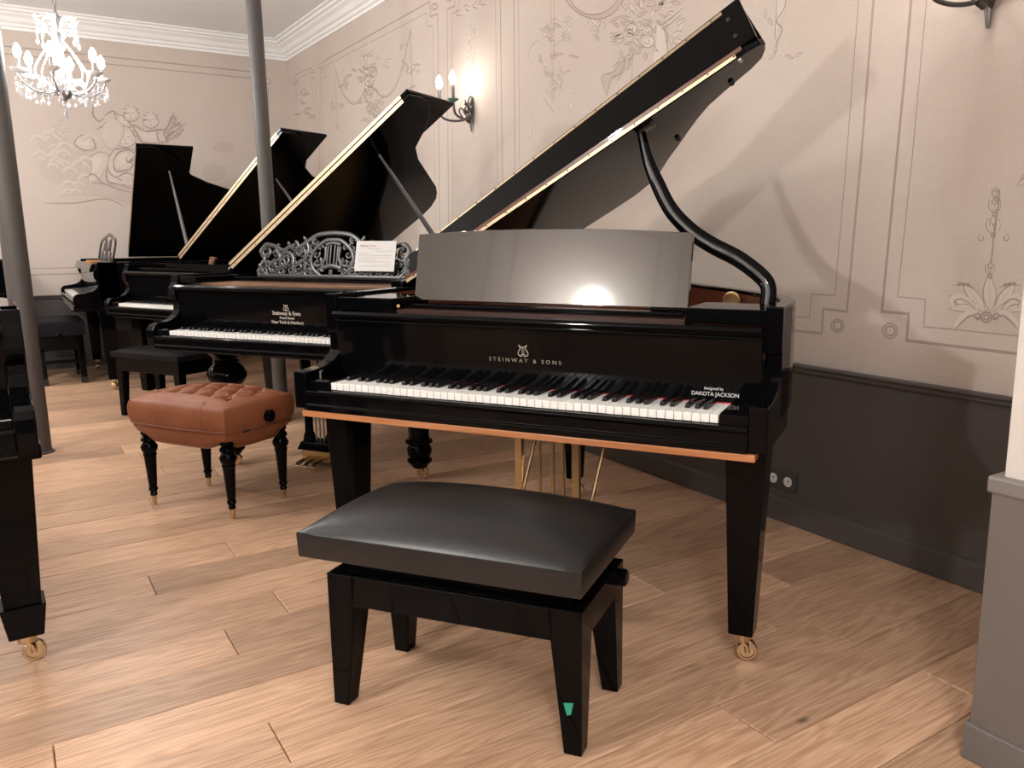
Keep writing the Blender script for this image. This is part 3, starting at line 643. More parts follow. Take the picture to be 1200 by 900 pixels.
TURNED = [(0.085, 0.62), (0.088, 0.60), (0.07, 0.585), (0.060, 0.565), (0.066, 0.555), (0.060, 0.545), (0.085, 0.52), (0.098, 0.49), (0.098, 0.47), (0.080, 0.44), (0.062, 0.425), (0.070, 0.415), (0.058, 0.40), (0.056, 0.36), (0.050, 0.22), (0.054, 0.20), (0.066, 0.195), (0.068, 0.185), (0.058, 0.178), (0.050, 0.172), (0.062, 0.15), (0.058, 0.12), (0.045, 0.105), (0.060, 0.098), (0.062, 0.088), (0.050, 0.075), (0.034, 0.055)]
def turned_leg(root, x, y):
    g = MB().lathe(TURNED[::-1], (x, y, 0), 24).build('leg', LACQ, root, smooth=True)
    caster(g, x, y, 0.5, 0.06); return g
def lid(root, poly, hx, hz, deg, y_h, ulen, flapdepth=None, hinge=True, thick=0.020, hw=None):
    e = R(deg); U = Vector((math.cos(e), 0, math.sin(e))); V = Vector((0, 1, 0)); N_ = Vector((-math.sin(e), 0, math.cos(e))); H = Vector((hx, 0, hz))
    def fn(u, v, w): return H + U*u + V*v + N_*w
    l = MB().prism(poly, fn, 0.0, thick).build('lid', LACQ, root, bevel=0.004)
    if flapdepth:
        f = MB().prism([(0.02, y_h), (ulen, y_h), (ulen, y_h+flapdepth), (0.02, y_h+flapdepth)], fn, thick+0.003, thick+0.021).build('lid_flap', LACQ, root, bevel=0.003)
    if hinge:
        b = MB()
        def strip(u0, u1, w0, w1, v): b.prism([(u0, w0), (u1, w0), (u1, w1), (u0, w1)], lambda u, w_, t: H+U*u+N_*w_+V*(v+t), -0.0022, 0.0005)
        strip(0.03, ulen-0.05, *(hw or (0.001, thick-0.002)), y_h)
        if flapdepth: strip(0.03, ulen-0.05, thick+0.005, thick+0.020, y_h)
        hh = b.build('lid_hinge', HINGE, l)
        s = MB()
        for i in range(int(ulen/0.09)):
            q = H+U*(0.07+i*0.09)+N_*(thick*0.5)+V*(y_h-0.003)
            s.box(q.x-0.0025, q.x+0.0025, q.y-0.0005, q.y+0.001, q.z-0.0025, q.z+0.0025)
        tag(s.build('hinge_screws', SATIN, l), None, None, kind='stuff')
    return l, fn
def case(root, rim, prof, inner=LACQ, sc_par=True):
    wallstrip(rim, 0.045, 0.70, 0.998).build('rim', LACQ, root, smooth=True, bevel=0.004)
    wallstrip(offset(rim, 0.046), 0.004, 0.86, 0.985).build('inner_rim', inner, root, smooth=True)
    for x0 in (X0, X1-0.047):
        MB().prism(prof, lambda p_, q_, t: (t, p_, q_), x0, x0+0.047).build('cheek', LACQ, root, bevel=0.004, seg=3)
    for x0, x1 in ((X0+0.048, -0.003), (KW+0.003, X1-0.048)):
        MB().prism([(-0.008, .66), (-0.008, .738), (0.004, .742), (.15, .742), (.15, .66)], lambda p_, q_, t: (t, p_, q_), x0, x1).build('key_block', LACQ, root, bevel=0.003)
    MB().box(X0+0.048, X1-0.048, -0.0, 0.62, 0.635, 0.705).build('keybed', SATIN, root)
    MB().prism([(-0.026, .646), (-0.026, .664), (-0.020, .668), (-0.020, .697), (-0.026, .700), (-0.026, .707), (-0.018, .712), (-0.004, .712), (-0.004, .646)], lambda p_, q_, t: (t, p_, q_), X0+0.048, X1-0.048).build('key_slip', LACQ, root, bevel=0.002)
    MB().prism(offset(rim, 0.05), lambda x, y, z: (x, y, z), 0.855, 0.865).build('iron_plate', PLATE, root)
    s = MB()
    for i in range(70):
        x = -0.06+i*0.0165; ymax = 1.3-0.85*max(0, (x-0.15))/1.1
        s.box(x, x+0.0015, 0.36, max(0.5, ymax), 0.893, 0.8945)
    tag(s.build('strings', STEEL, root), None, None, kind='stuff')
    MB().box(X0+0.048, X1-0.048, 0.16, 0.20, 0.72, 0.90).build('pin_block', SATIN, root)
def fallboard(root, prof=None):
    prof = prof or [(.1525, .737), (.1345, .925), (.195, .925), (.195, .737)]
    return MB().prism(prof, lambda p_, q_, t: (t, p_, q_), X0+0.049, X1-0.049).build('fallboard', LACQ, root, bevel=0.002)
def emblem(root, x, y, z, s, m, tilt):
    up_ = Vector((0, math.sin(tilt), math.cos(tilt))); O = Vector((x, y, z)); X = Vector((1, 0, 0)); nn = Vector((0, -1, 0))
    b = MB(); P_ = lambda a, h: O + X*a*s + up_*h*s
    for sx in (-1, 1):
        b.tube(smooth_path([P_(sx*.08, -.5), P_(sx*.42, -.38), P_(sx*.46, -.1), P_(sx*.28, .15), P_(sx*.24, .38), P_(sx*.42, .5)], 4), 0.05*s, 5, flat=(nn, 0.3))
        b.tube([P_(sx*.1, -.35), P_(sx*.1, .32)], 0.022*s, 4, flat=(nn, 0.3))
    b.tube([P_(-.36, .34), P_(.36, .34)], 0.035*s, 4, flat=(nn, 0.3)); b.tube([P_(0, -.35), P_(0, .42)], 0.022*s, 4, flat=(nn, 0.3)); b.tube([P_(-.2, -.34), P_(.2, -.34)], 0.04*s, 4, flat=(nn, 0.3))
    return b.build('lyre_emblem', m, root)
def straight_prop(root, a, b_, r=0.011):
    a, b_ = Vector(a), Vector(b_); m_ = SATIN
    return MB().tube([a, a.lerp(b_, .35), b_], [r*1.5, r*1.3, r*.7], 8).build('lid_prop', mat('prop_grey', (0.10, 0.10, 0.11), 0.25, coat=0.8), root, smooth=True)

GRP = 'grand pianos in the showroom'
# ---- main piano (foreground)
P1 = thing('grand_piano', 'large black grand piano in the foreground with lid raised on curved prop', 'piano', (0.812, 2.496, 0), R(-57.9), GRP)
case(P1, RIM_SMALL, MODERN, MAHOG); keyboard(P1, True)
MB().box(-0.095, 1.322, -0.028, 0.02, 0.627, 0.6455).build('underside_strip', STRIPW, P1, bevel=0.002)
fallboard(P1)
tl = -math.atan2(0.018, 0.188)
def fb(z, e=0.0006): return .1525-(z-.737)*.09574-e
text('maker_lettering', 'STEINWAY & SONS', 0.0168, DULLG, P1, (0.603, fb(.818), 0.818), (R(90)-tl, 0, 0), 1.62, 1.10)
emblem(P1, 0.600, fb(.848), 0.848, 0.034, DULLG, tl)
text('designer_lettering', 'DAKOTA JACKSON', 0.0155, WHITEPRINT, P1, (1.176, fb(.758), 0.758), (R(90)-tl, 0, 0), 0.98, 0.98)
text('designer_lettering', 'designed by', 0.0115, WHITEPRINT, P1, (1.172, fb(.774), 0.774), (R(90)-tl, 0, 0), 1.0, 1.0)
MB().prism([(.116, .928), (.116, .938), (.123, .946), (.20, .946), (.20, .928)], lambda p_, q_, t: (t, p_, q_), X0+0.048, X1-0.048).build('fallboard_ledge', LACQ, P1, bevel=0.002)
MB().box(X0+0.048, X1-0.048, 0.126, 0.140, 0.912, 0.919).build('ledge_bead', LACQ, P1, bevel=0.002)
for x0, x1 in ((X0+0.049, 0.135), (1.088, X1-0.049)):
    MB().box(x0, x1, 0.150, 0.36, 0.949, 0.990).build('end_block', LACQ, P1, bevel=0.003)
MB().box(0.14, 1.083, 0.165, 0.34, 0.943, 0.955).build('desk_slide', mat('dark_mahogany', (0.035, 0.012, 0.009), 0.25), P1, bevel=0.001)
MB().box(0.16, 1.06, 0.225, 0.275, 0.956, 0.968).build('desk_ledge', LACQ, P1, bevel=0.003)
# music desk: gently bowed board with an arched top
def desk_board():
    mb = MB(); nx, nz = 28, 12; xa, xb = 0.130, 1.058; vs = []; t0 = R(10.5)
    def pt(i, j, th):
        s = i/nx; x = xa+(xb-xa)*s; h = 0.217+0.015*(1-(2*s-1)**2); q = j/nz*h
        bow = 0.012*(2*q/h-1)**2
        y = 0.285+q*math.sin(t0)+th*math.cos(t0)-bow*0; z = 0.976+q*math.cos(t0)-th*math.sin(t0)
        return (x, y, z)
    for th in (0.0, 0.016):
        for j in range(nz+1):
            for i in range(nx+1): vs.append(pt(i, j, th))
    fs = []; K = (nx+1)*(nz+1); W = nx+1
    for j in range(nz):
        for i in range(nx):
            a = j*W+i; fs += [(a, a+1, a+W+1, a+W), (K+a, K+a+W, K+a+W+1, K+a+1)]
    for i in range(nx): fs += [(i, K+i, K+i+1, i+1), (nz*W+i, nz*W+i+1, K+nz*W+i+1, K+nz*W+i)]
    for j in range(nz): fs += [(j*W, (j+1)*W, K+(j+1)*W, K+j*W), (j*W+nx, K+j*W+nx, K+(j+1)*W+nx, (j+1)*W+nx)]
    return mb.add(vs, fs)
desk_board().build('music_desk', LACQ_D, P1, bevel=0.002)
MB().box(0.95, 1.07, 0.262, 0.30, 0.969, 0.976).build('desk_lip', LACQ, P1, bevel=0.002)
MB().lathe([(0.006, 0), (0.006, 0.003), (0.002, 0.004)], (0.150, 0.164, 0.965), 12, Matrix.Rotation(R(90), 4, 'X')).build('desk_screw', BRASS_S, P1, smooth=True)
for x in (-0.055,): MB().tube([(x, 0.02, 0.742), (x, 0.02, 0.765), (x+0.0, 0.03, 0.765)], 0.003, 6).build('fallboard_peg', STEEL, P1)
lidpoly = [(0, .585), (1.46, .585), (1.50, .60), (1.512, .63), (1.503, .68), (1.479, .741), (1.433, .78), (1.328, .825), (1.253, .865), (1.19, .93), (1.137, .997), (1.056, 1.106), (.972, 1.212), (.893, 1.327), (.81, 1.41), (.72, 1.452), (.596, 1.46), (.3, 1.46), (.08, 1.45), (0, 1.38)]
l1, fn1 = lid(P1, lidpoly, X0, 0.996, 29.8, 0.585, 1.475, None, hw=(0.003, 0.013))
# folded front flap: two hinged leaves standing like a tent on the lid
A0 = Vector((0.585, 0.026)); A1 = Vector((0.682, 0.183)); B1 = Vector((0.86, 0.075))
def leafpoly(p0, p1, th):
    d = (p1-p0).normalized(); n_ = Vector((-d.y, d.x)) 
    return [tuple(p0), tuple(p1), tuple(p1+n_*th), tuple(p0+n_*th)]
def tap(q, u):       # the leaves narrow towards the lid's long hinge
    k = 0.46+0.371*u; return A0+(Vector(q)-A0)*k
def tprism(poly, u0, u1):
    n = len(poly); vs = []
    for u in (u0, u1):
        for q in poly: t = tap(q, u); vs.append(fn1(u, t.x, t.y))
    return MB().add(vs, [tuple(range(n))[::-1], tuple(range(n, 2*n))] + [(i, (i+1) % n, n+(i+1) % n, n+i) for i in range(n)])
fa = tprism(leafpoly(A0, A1, -0.018), 0.06, 1.503).build('lid_flap', LACQ, P1, bevel=0.003)
tprism(leafpoly(A1+Vector((0.012, -0.006)), B1, -0.018), 0.06, 1.500).build('lid_flap', LACQ, P1, bevel=0.003)
dA = (A1-A0).normalized(); nA = Vector((-dA.y, dA.x))
def onA(s, off): q = A0+(A1-A0)*s+nA*off; return q
tprism([tuple(onA(.885, .0)), tuple(onA(.955, .0)), tuple(onA(.955, .002)), tuple(onA(.885, .002))], 0.10, 1.44).build('flap_hinge', HINGE, fa)
s_ = MB()
for i in range(15):
    u = 0.14+i*0.09; t = tap(onA(.92, .0028), u); q = fn1(u, t.x, t.y); s_.ball(q, 0.0026, 6)
tag(s_.build('hinge_screws', SATIN, fa), None, None, kind='stuff')
for wa, wb_, mm_ in ((.0135, .0165, MAHOG), (.0175, .0205, SHELFW), (.0215, .0255, MAHOG)): MB().prism([(0.5835, wa), (0.60, wa), (0.60, wb_), (0.5835, wb_)], lambda v, w_, u: fn1(u, v, w_), 0.03, 1.45).build('hinge_backing', mm_, l1)
for s in (.25, .68):
    t = tap(onA(s, .001), 1.45); q = fn1(1.45, t.x, t.y); MB().ball(q, 0.008, 10).build('bumper_button', RUBBER, fa)
for u, v in ((1.10, .63), (1.36, .77), (1.08, 1.0)): MB().ball(fn1(u, v, -0.004), 0.010, 8).build('bumper_button', RUBBER, l1)
MB().prism([(1.425, .595), (1.435, .595), (1.435, .63), (1.425, .63)], fn1, -0.007, 0.0).build('lid_catch', STEEL, l1)
MB().prism([(1.05, .625), (1.10, .625), (1.10, .675), (1.05, .675)], fn1, -0.010, 0.0).build('prop_cup', SATIN, l1, bevel=0.003)
prop = [(1.262, .40, .985), (1.258, .43, 1.03), (1.232, .455, 1.062), (1.155, .497, 1.111), (1.064, .522, 1.153), (.988, .548, 1.198), (.916, .573, 1.264), (.860, .599, 1.352), (.819, .624, 1.429), (.788, .65, 1.518)]
sp = smooth_path(prop, 6); wds = [0.024+0.002*math.sin(i/len(sp)*3.14) for i in range(len(sp))]; wds = [x*(1.0 if i < len(sp)*.75 else 1.0-0.42*(i/len(sp)-.75)/.25) for i, x in enumerate(wds)]
pr = MB().tube(sp, wds, 12, flat=((0.15, 1, 0), 0.5)).build('lid_prop', LACQ, P1, smooth=True)
MB().tube([q+Vector((0, -0.0125, 0)) for q in sp], [x*.28 for x in wds], 6).build('prop_groove', mat('prop_band_grey', (0.09, 0.09, 0.092), 0.2, coat=0.8), pr, smooth=True)
m_ = MB().lathe([(0.036, 0.0), (0.036, 0.004), (0.031, 0.006), (0.028, 0.004), (0.001, 0.004)], (0, 0, 0), 24, Matrix.Rotation(R(90), 4, 'X')).build('medallion', BRASS_S, P1, smooth=True)
m_.location = (1.080, 0.765, 0.960); m_.rotation_euler = (0, 0, R(-22))
# legs, pedal frame
taper_leg(P1, -0.118, -0.006, 0.10, 0.21, 0.64, 0.085)
taper_leg(P1, 1.218, 1.328, 0.10, 0.21, 0.64, 0.085)
taper_leg(P1, 0.20, 0.305, 1.30, 1.40, 0.70, 0.085, 0.6)
ly = bpy.data.objects.new('pedal_lyre', None); COL.objects.link(ly); ly.parent = P1
for x in (0.50, 0.702): MB().box(x-0.013, x+0.013, 0.295, 0.315, 0.13, 0.64).build('lyre_post', BRASS_S, ly, bevel=0.002)
for x in (0.575, 0.622, 0.657): MB().tube([(x, 0.30, 0.64), (x+0.002, 0.30, 0.13)], 0.006, 8).build('pedal_rod', BRASS_S, ly, smooth=True)
for x in (0.552, 0.795): MB().tube([(x, 0.42, 0.70), (x-0.062, 0.21, 0.13)], 0.0065, 8).build('brace_rod', BRASS, ly, smooth=True)
MB().box(0.44, 0.76, 0.20, 0.34, 0.07, 0.13).build('lyre_box', LACQ, ly, bevel=0.004)
for x in (0.53, 0.60, 0.67): MB().prism([(0.10, .05), (0.12, .062), (0.30, .075), (0.30, .067), (0.12, .052), (0.10, .04)], lambda p_, q_, t: (t, p_, q_), x-0.014, x+0.014).build('pedal', BRASS, ly, bevel=0.003)

# ---- ornate piano behind it
P2 = thing('grand_piano', 'black grand piano with carved openwork music desk and turned legs', 'piano', (0.649, 4.396, 0), R(-57.0), GRP)
case(P2, RIM_BIG, SCROLL); keyboard(P2, True); fallboard(P2)
for body_, z, sz, sp_, bd, sxx in (('Steinway & Sons', 0.826, 0.026, 0.98, 0.0005, 1.0), ('Patent Grand', 0.804, 0.017, 0.98, 0.0003, 0.95), ('New York & Hamburg', 0.783, 0.022, 0.96, 0.0004, 0.98)):
    text('maker_lettering', body_, sz, LETTER, P2, (0.604, fb(z), z), (R(90)-tl, 0, 0), sp_, sxx, bd)
emblem(P2, 0.606, fb(.853), 0.853, 0.030, LETTER, tl)
MB().prism([(.110, .926), (.110, .940), (.125, .950), (.20, .950), (.20, .925)], lambda p_, q_, t: (t, p_, q_), X0+0.048, X1-0.048).build('fallboard_ledge', LACQ, P2, bevel=0.003)
MB().box(X0+0.048, X1-0.048, 0.20, 0.54, 0.944, 0.958).build('desk_shelf', SHELFW, P2, bevel=0.001)
for x0, x1 in ((X0+0.048, X0+0.16), (X1-0.16, X1-0.048)): MB().box(x0, x1, 0.16, 0.54, 0.958, 0.990).build('end_block', LACQ, P2, bevel=0.003)
MB().box(0.02, 1.20, 0.40, 0.47, 0.962, 0.980).build('desk_ledge', LACQ, P2, bevel=0.003)
# openwork desk: scrolls in a leaning plane
def fretdesk(root, xc, y0, z0, hw, tilt, half):
    b = MB(); e = R(tilt); nn = Vector((0, -math.cos(e), math.sin(e)))
    def P_(a, h): return Vector((xc+a, y0+h*math.sin(e), z0+h*math.cos(e)))
    def st(pts, r): b.tube(smooth_path([P_(a, h) for a, h in pts], 4), r*1.05, 6, flat=(nn, 0.5))
    def sc(a, h, r, a0, turns, hand, w):
        pts = []
        for i in range(13):
            t = i/12; g = R(a0)+hand*turns*2*math.pi*t; rr = r*(1-0.75*t); pts.append(P_(a+rr*math.cos(g), h+rr*math.sin(g)))
        b.tube(pts, [1.08*w*(1-0.3*i/12) for i in range(13)], 6, flat=(nn, 0.55)); b.ball(P_(a+r*.25*math.cos(R(a0)+hand*turns*2*math.pi), h+r*.25*math.sin(R(a0)+hand*turns*2*math.pi)), w*1.2, 6)
    W = hw
    half(st, sc, W)
    return b.build('music_desk', FRET, root, smooth=True)
def ornate(st, sc, W):
    st([(-W, .006), (W, .006)], .010)
    for s in (-1, 1):
        st([(s*W, .0), (s*(W+.005), .03), (s*(W-.02), .05)], .011)
        st([(s*.40, .0), (s*.445, .04), (s*.43, .09), (s*.455, .13), (s*.42, .165), (s*.36, .155)], .012)
        sc(s*.415, .13, .040, 90 if s > 0 else 90, 1.1, -s, .011)
        st([(s*.36, .155), (s*.31, .135), (s*.27, .155), (s*.22, .15), (s*.17, .175), (s*.10, .215), (0, .225)], .012)
        st([(s*.34, .17), (s*.36, .14), (s*.33, .10), (s*.37, .07), (s*.40, .055)], .009)
        sc(s*.29, .085, .052, 200 if s > 0 else -20, 1.3, -s, .011); sc(s*.37, .055, .040, 0, 1.1, s, .010)
        sc(s*.43, .065, .032, 180, 1.0, -s, .009); sc(s*.24, .155, .028, 90, 1.1, s, .009); sc(s*.20, .045, .042, 30, 1.2, s, .010)
        st([(s*.25, .0), (s*.22, .06), (s*.17, .09), (s*.15, .14), (s*.17, .185)], .011)
        st([(s*.06, .005), (s*.11, .04), (s*.13, .09), (s*.11, .14), (s*.05, .185), (0, .19)], .011)
        sc(s*.085, .075, .026, 120 if s > 0 else 60, 1.1, s, .009); sc(s*.14, .03, .028, 200, 1.1, -s, .009); sc(s*.115, .185, .022, 0, 1.0, s, .008)
        sc(s*.31, .03, .028, 45, 1.1, -s, .009); sc(s*.185, .12, .022, 80, 1.1, s, .008)
        st([(s*.05, .03), (s*.055, .07), (s*.04, .10), (s*.045, .155)], .009)
        st([(s*.012, .055), (s*.012, .165)], .005); st([(s*.03, .065), (s*.03, .160)], .005)
        for q in range(17):
            a_ = .075+.022*q; top_ = .19-.035*((a_-.06)/.35)**0.7 if a_ < .41 else .12
            for h_ in (.03+.04*(q % 2), .115+.035*((q+1) % 2)):
                if h_ < top_-.015: sc(s*a_, h_, .017+.004*(q % 3), 40*q, 1.0, 1 if (q+int(h_*100)) % 2 else -1, .0062)
        for a, h in ((.17, .19), (.27, .165), (.085, .15), (.15, .065), (.33, .125), (.23, .09), (.40, .10), (.345, .045)):
            st([(s*a, h), (s*(a+.012), h+.008), (s*(a+.012), h+.018)], .008)
    st([(-.06, .045), (0, .06), (.06, .045)], .012); st([(-.045, .165), (0, .175), (.045, .165)], .009); st([(0, .04), (0, .0)], .012)
MD2 = fretdesk(P2, 0.648, 0.425, 0.982, 0.455, 13, ornate)
# lid
big = [(0, .545), (1.47, .545), (1.475, .66), (1.45, .74), (1.38, .83), (1.28, .91), (1.15, .985), (1.063, 1.12), (.97, 1.325), (.852, 1.583), (.80, 1.66), (.747, 1.72), (.66, 1.77), (.56, 1.785), (.3, 1.77), (.1, 1.73), (0, 1.62)]
lid(P2, big, X0, 0.995, 34.9, 0.545, 1.475, 0.425)
straight_prop(P2, (1.06, 0.98, 0.99), (0.745, 0.745, 1.60))
turned_leg(P2, 0.085, 0.26); turned_leg(P2, 1.135, 0.42); turned_leg(P2, 0.35, 1.45)
ly = bpy.data.objects.new('pedal_lyre', None); COL.objects.link(ly); ly.parent = P2
for x in (0.46, 0.60): MB().lathe([(0.035, .13), (0.03, .16), (.022, .18), (.020, .40), (.026, .44), (.03, .64)], (x, .42, 0), 14).build('lyre_post', LACQ, ly, smooth=True)
for x in (.505, .53, .555): MB().tube([(x, .42, .64), (x, .42, .12)], .005, 6).build('pedal_rod', STEEL, ly)
MB().frustum((.42, .64, .36, .48, .09), (.44, .62, .37, .47, .135)).build('lyre_box', LACQ, ly, bevel=0.006)
MB().box(.42, .64, .40, .48, .02, .09).build('lyre_base', BRASS_S, ly, bevel=0.004)
for x in (.48, .53, .58): MB().prism([(0.28, .03), (0.30, .045), (0.42, .06), (0.42, .05), (0.30, .035)], lambda p_, q_, t: (t, p_, q_), x-0.014, x+0.014).build('pedal', BRASS, ly, bevel=0.003)

# price sheet leaning on the openwork desk
pc = thing('price_sheet', 'white printed sheet leaning on the right of the carved music desk', 'sheet')
pc.matrix_world = Matrix.Translation(P2.location) @ Matrix.Rotation(R(-57.0), 4, 'Z') @ Matrix.Translation((0.925, 0.404, 1.018)) @ Matrix.Rotation(R(-13), 4, 'X')
MB().box(-0.115, 0.115, 0.0, 0.0012, 0, 0.148).build('paper', PAPER, pc)
text('heading', 'Steinway & Sons', 0.017, mat('sepia_print', (0.42, 0.33, 0.30), 0.8), pc, (-0.045, -0.0006, 0.125), (R(90), 0, 0), 1.0, 0.85)
b = MB()
for i, (x0, x1) in enumerate(((-.05, .03), (0.0, .10), (-.10, -.03), (-.10, .09), (-.10, .09), (-.10, -.0), (-.10, .085), (.06, .10), (-.10, .08))):
    z = .108-i*.0105; b.box(x0, x1, -0.0005, 0.0002, z, z+.0026)
b.build('print_lines', INK, pc)

# ---- third piano
P3 = thing('grand_piano', 'black grand piano behind the slim column, lid open, flat bench before it', 'piano', (0.656, 6.50, 0.0), R(-63), GRP)
case(P3, RIM_BIG, SCROLL); keyboard(P3, False); fallboard(P3)
MB().prism([(.110, .926), (.110, .940), (.125, .950), (.20, .950), (.20, .925)], lambda p_, q_, t: (t, p_, q_), X0+0.048, X1-0.048).build('fallboard_ledge', LACQ, P3, bevel=0.003)
MB().box(X0+0.048, X1-0.048, 0.20, 0.60, 0.955, 0.972).build('desk_shelf', LACQ, P3, bevel=0.002)
MB().box(0.05, 1.17, 0.30, 0.36, 0.973, 1.0).build('desk_ledge', LACQ, P3, bevel=0.002)
for x in (0.42, 0.86): MB().prism([(0, 0), (.05, 0), (.05, .03), (.09, .07), (.03, .075), (.02, .05)], lambda a, h, t: (x+a, .42+t, .973+h), 0, 0.02).build('desk_bracket', SHELFW, P3, bevel=0.002)
MB().box(0.05, 1.17, 0.45, 0.50, 0.973, 0.985).build('desk_rail', SHELFW, P3)
lid(P3, [(u, v+.05) for u, v in big], X0, 1.005, 36.2, 0.595, 1.475, 0.425)
straight_prop(P3, (1.02, 1.05, .99), (0.70, .84, 1.60))
taper_leg(P3, -0.10, 0.01, 0.14, 0.25, 0.64, 0.085); taper_leg(P3, 1.21, 1.32, 0.14, 0.25, 0.64, 0.085); taper_leg(P3, 0.28, 0.38, 1.50, 1.60, 0.70, 0.085)
ly = bpy.data.objects.new('pedal_lyre', None); COL.objects.link(ly); ly.parent = P3
for x in (.53, .69): MB().box(x-.02, x+.02, .32, .36, .12, .64).build('lyre_post', LACQ, ly, bevel=0.003)
MB().box(.46, .76, .26, .40, .06, .12).build('lyre_box', LACQ, ly, bevel=0.004)
for x in (.55, .61, .67): MB().prism([(0.14, .04), (0.16, .052), (0.30, .07), (0.30, .06), (0.16, .042)], lambda p_, q_, t: (t, p_, q_), x-0.014, x+0.014).build('pedal', BRASS, ly, bevel=0.003)

# ---- piano against the back wall, keyboard facing left
P5 = thing('grand_piano', 'black grand piano against the back wall, turned sideways with steep open lid', 'piano', (0.455, 8.58, 0), R(-90), GRP)
case(P5, RIM_BIG, SCROLL, ); keyboard(P5, False)
fallboard(P5)
MB().prism([(.105, .925), (.105, .940), (.125, .985), (.20, .985), (.20, .925)], lambda p_, q_, t: (t, p_, q_), X0+0.048, X1-0.048).build('fallboard_ledge', LACQ, P5, bevel=0.003)
MB().box(X0+0.048, X1-0.048, 0.20, 0.50, 0.955, 0.975).build('desk_shelf', LACQ, P5, bevel=0.002)
MB().box(X0, X1, -0.035, 0.3, 0.632, 0.648).build('keybed_moulding', LACQ, P5, bevel=0.004)
def fan(st, sc, W):
    st([(-W, .006), (W, .006)], .012)
    st([(-W, .0), (-W, .17), (-W*.6, .205), (0, .235), (W*.6, .205), (W, .17), (W, .0)], .016)
    for r in (.35, .6, .85):
        for xx, h in ((0, .02), (-W*.55, .0), (W*.55, .0), (-W*.3, .10), (W*.3, .10)):
            st([(xx-.10*r, h), (xx-.08*r, h+.07*r), (xx, h+.11*r), (xx+.08*r, h+.07*r), (xx+.10*r, h)], .010)
fretdesk(P5, 0.70, 0.27, 0.978, 0.52, 14, fan)
lid(P5, big, X0, 1.005, 37.0, 0.545, 1.475, 0.425)
straight_prop(P5, (1.14, .86, .99), (0.86, .80, 1.73))
taper_leg(P5, -0.10, 0.01, 0.14, 0.25, 0.64, 0.085); taper_leg(P5, 1.21, 1.32, 0.14, 0.25, 0.64, 0.085); taper_leg(P5, 0.28, 0.38, 1.50, 1.60, 0.70, 0.085)
o = thing('wooden_block', 'small orange wooden block lying on top of the sideways piano', 'block', (0.617, 7.60, 0.9855), R(4))
MB().box(-0.034, 0.034, -0.09, 0.09, 0, 0.022).build('block_body', ORANGEW, o, bevel=0.002); MB().box(-0.03, 0.03, -0.2, -0.095, 0, 0.014).build('block_slip', SHELFW, o, bevel=0.002)

# ---- piano cut by the left edge
P0 = thing('grand_piano', 'black grand piano cut by the left picture edge, nearest the camera there', 'piano', (-1.315, 2.42, 0), R(1.0), GRP)
case(P0, RIM_BIG, SCROLL, MAHOG); keyboard(P0, False); fallboard(P0)
MB().prism([(.110, .926), (.110, .940), (.125, .950), (.20, .950), (.20, .925)], lambda p_, q_, t: (t, p_, q_), X0+0.048, X1-0.048).build('fallboard_ledge', LACQ, P0, bevel=0.003)
MB().box(X0+0.05, X1-0.05, 0.22, 0.26, 0.95, 0.965).build('desk_rail', RED, P0)
for x0, x1 in ((-0.135, 0.01), (1.212, 1.357)): pass
taper_leg(P0, -0.10, 0.03, 0.14, 0.27, 0.61, 0.085, 0.62, True); taper_leg(P0, 1.205, 1.335, 0.14, 0.27, 0.61, 0.085, 0.62, True); taper_leg(P0, 0.25, 0.36, 1.45, 1.56, 0.70, 0.085, 0.62, True)
for x in (-0.135, 1.185): MB().box(x, x+0.172, 0.11, 0.30, 0.60, 0.642).build('leg_block', LACQ, P0, bevel=0.006)

# ---- upright piano in the far left corner
P6 = thing('upright_piano', 'black upright piano at the back wall, glimpsed left of the grey column', 'piano', (-0.66, 8.36, 0), 0)
MB().box(-0.72, 0.70, 0.0, 0.40, 0.06, 0.985).build('case', LACQ, P6, bevel=0.004)
MB().box(-0.74, 0.715, -0.02, 0.42, 0.987, 1.010).build('top_lid', LACQ, P6, bevel=0.004)
MB().box(-0.73, 0.71, -0.22, 0.0, 0.62, 0.70).build('key_shelf', LACQ, P6, bevel=0.006)
MB().box(-0.70, 0.68, -0.20, -0.01, 0.702, 0.74).build('fallboard', LACQ, P6, bevel=0.01)
for x in (-0.70, 0.62): MB().box(x, x+0.06, -0.20, -0.14, 0.0, 0.62).build('leg', LACQ, P6, bevel=0.004)
MB().box(-0.72, 0.70, -0.02, 0.0, 0.02, 0.10).build('plinth', LACQ, P6, bevel=0.003)

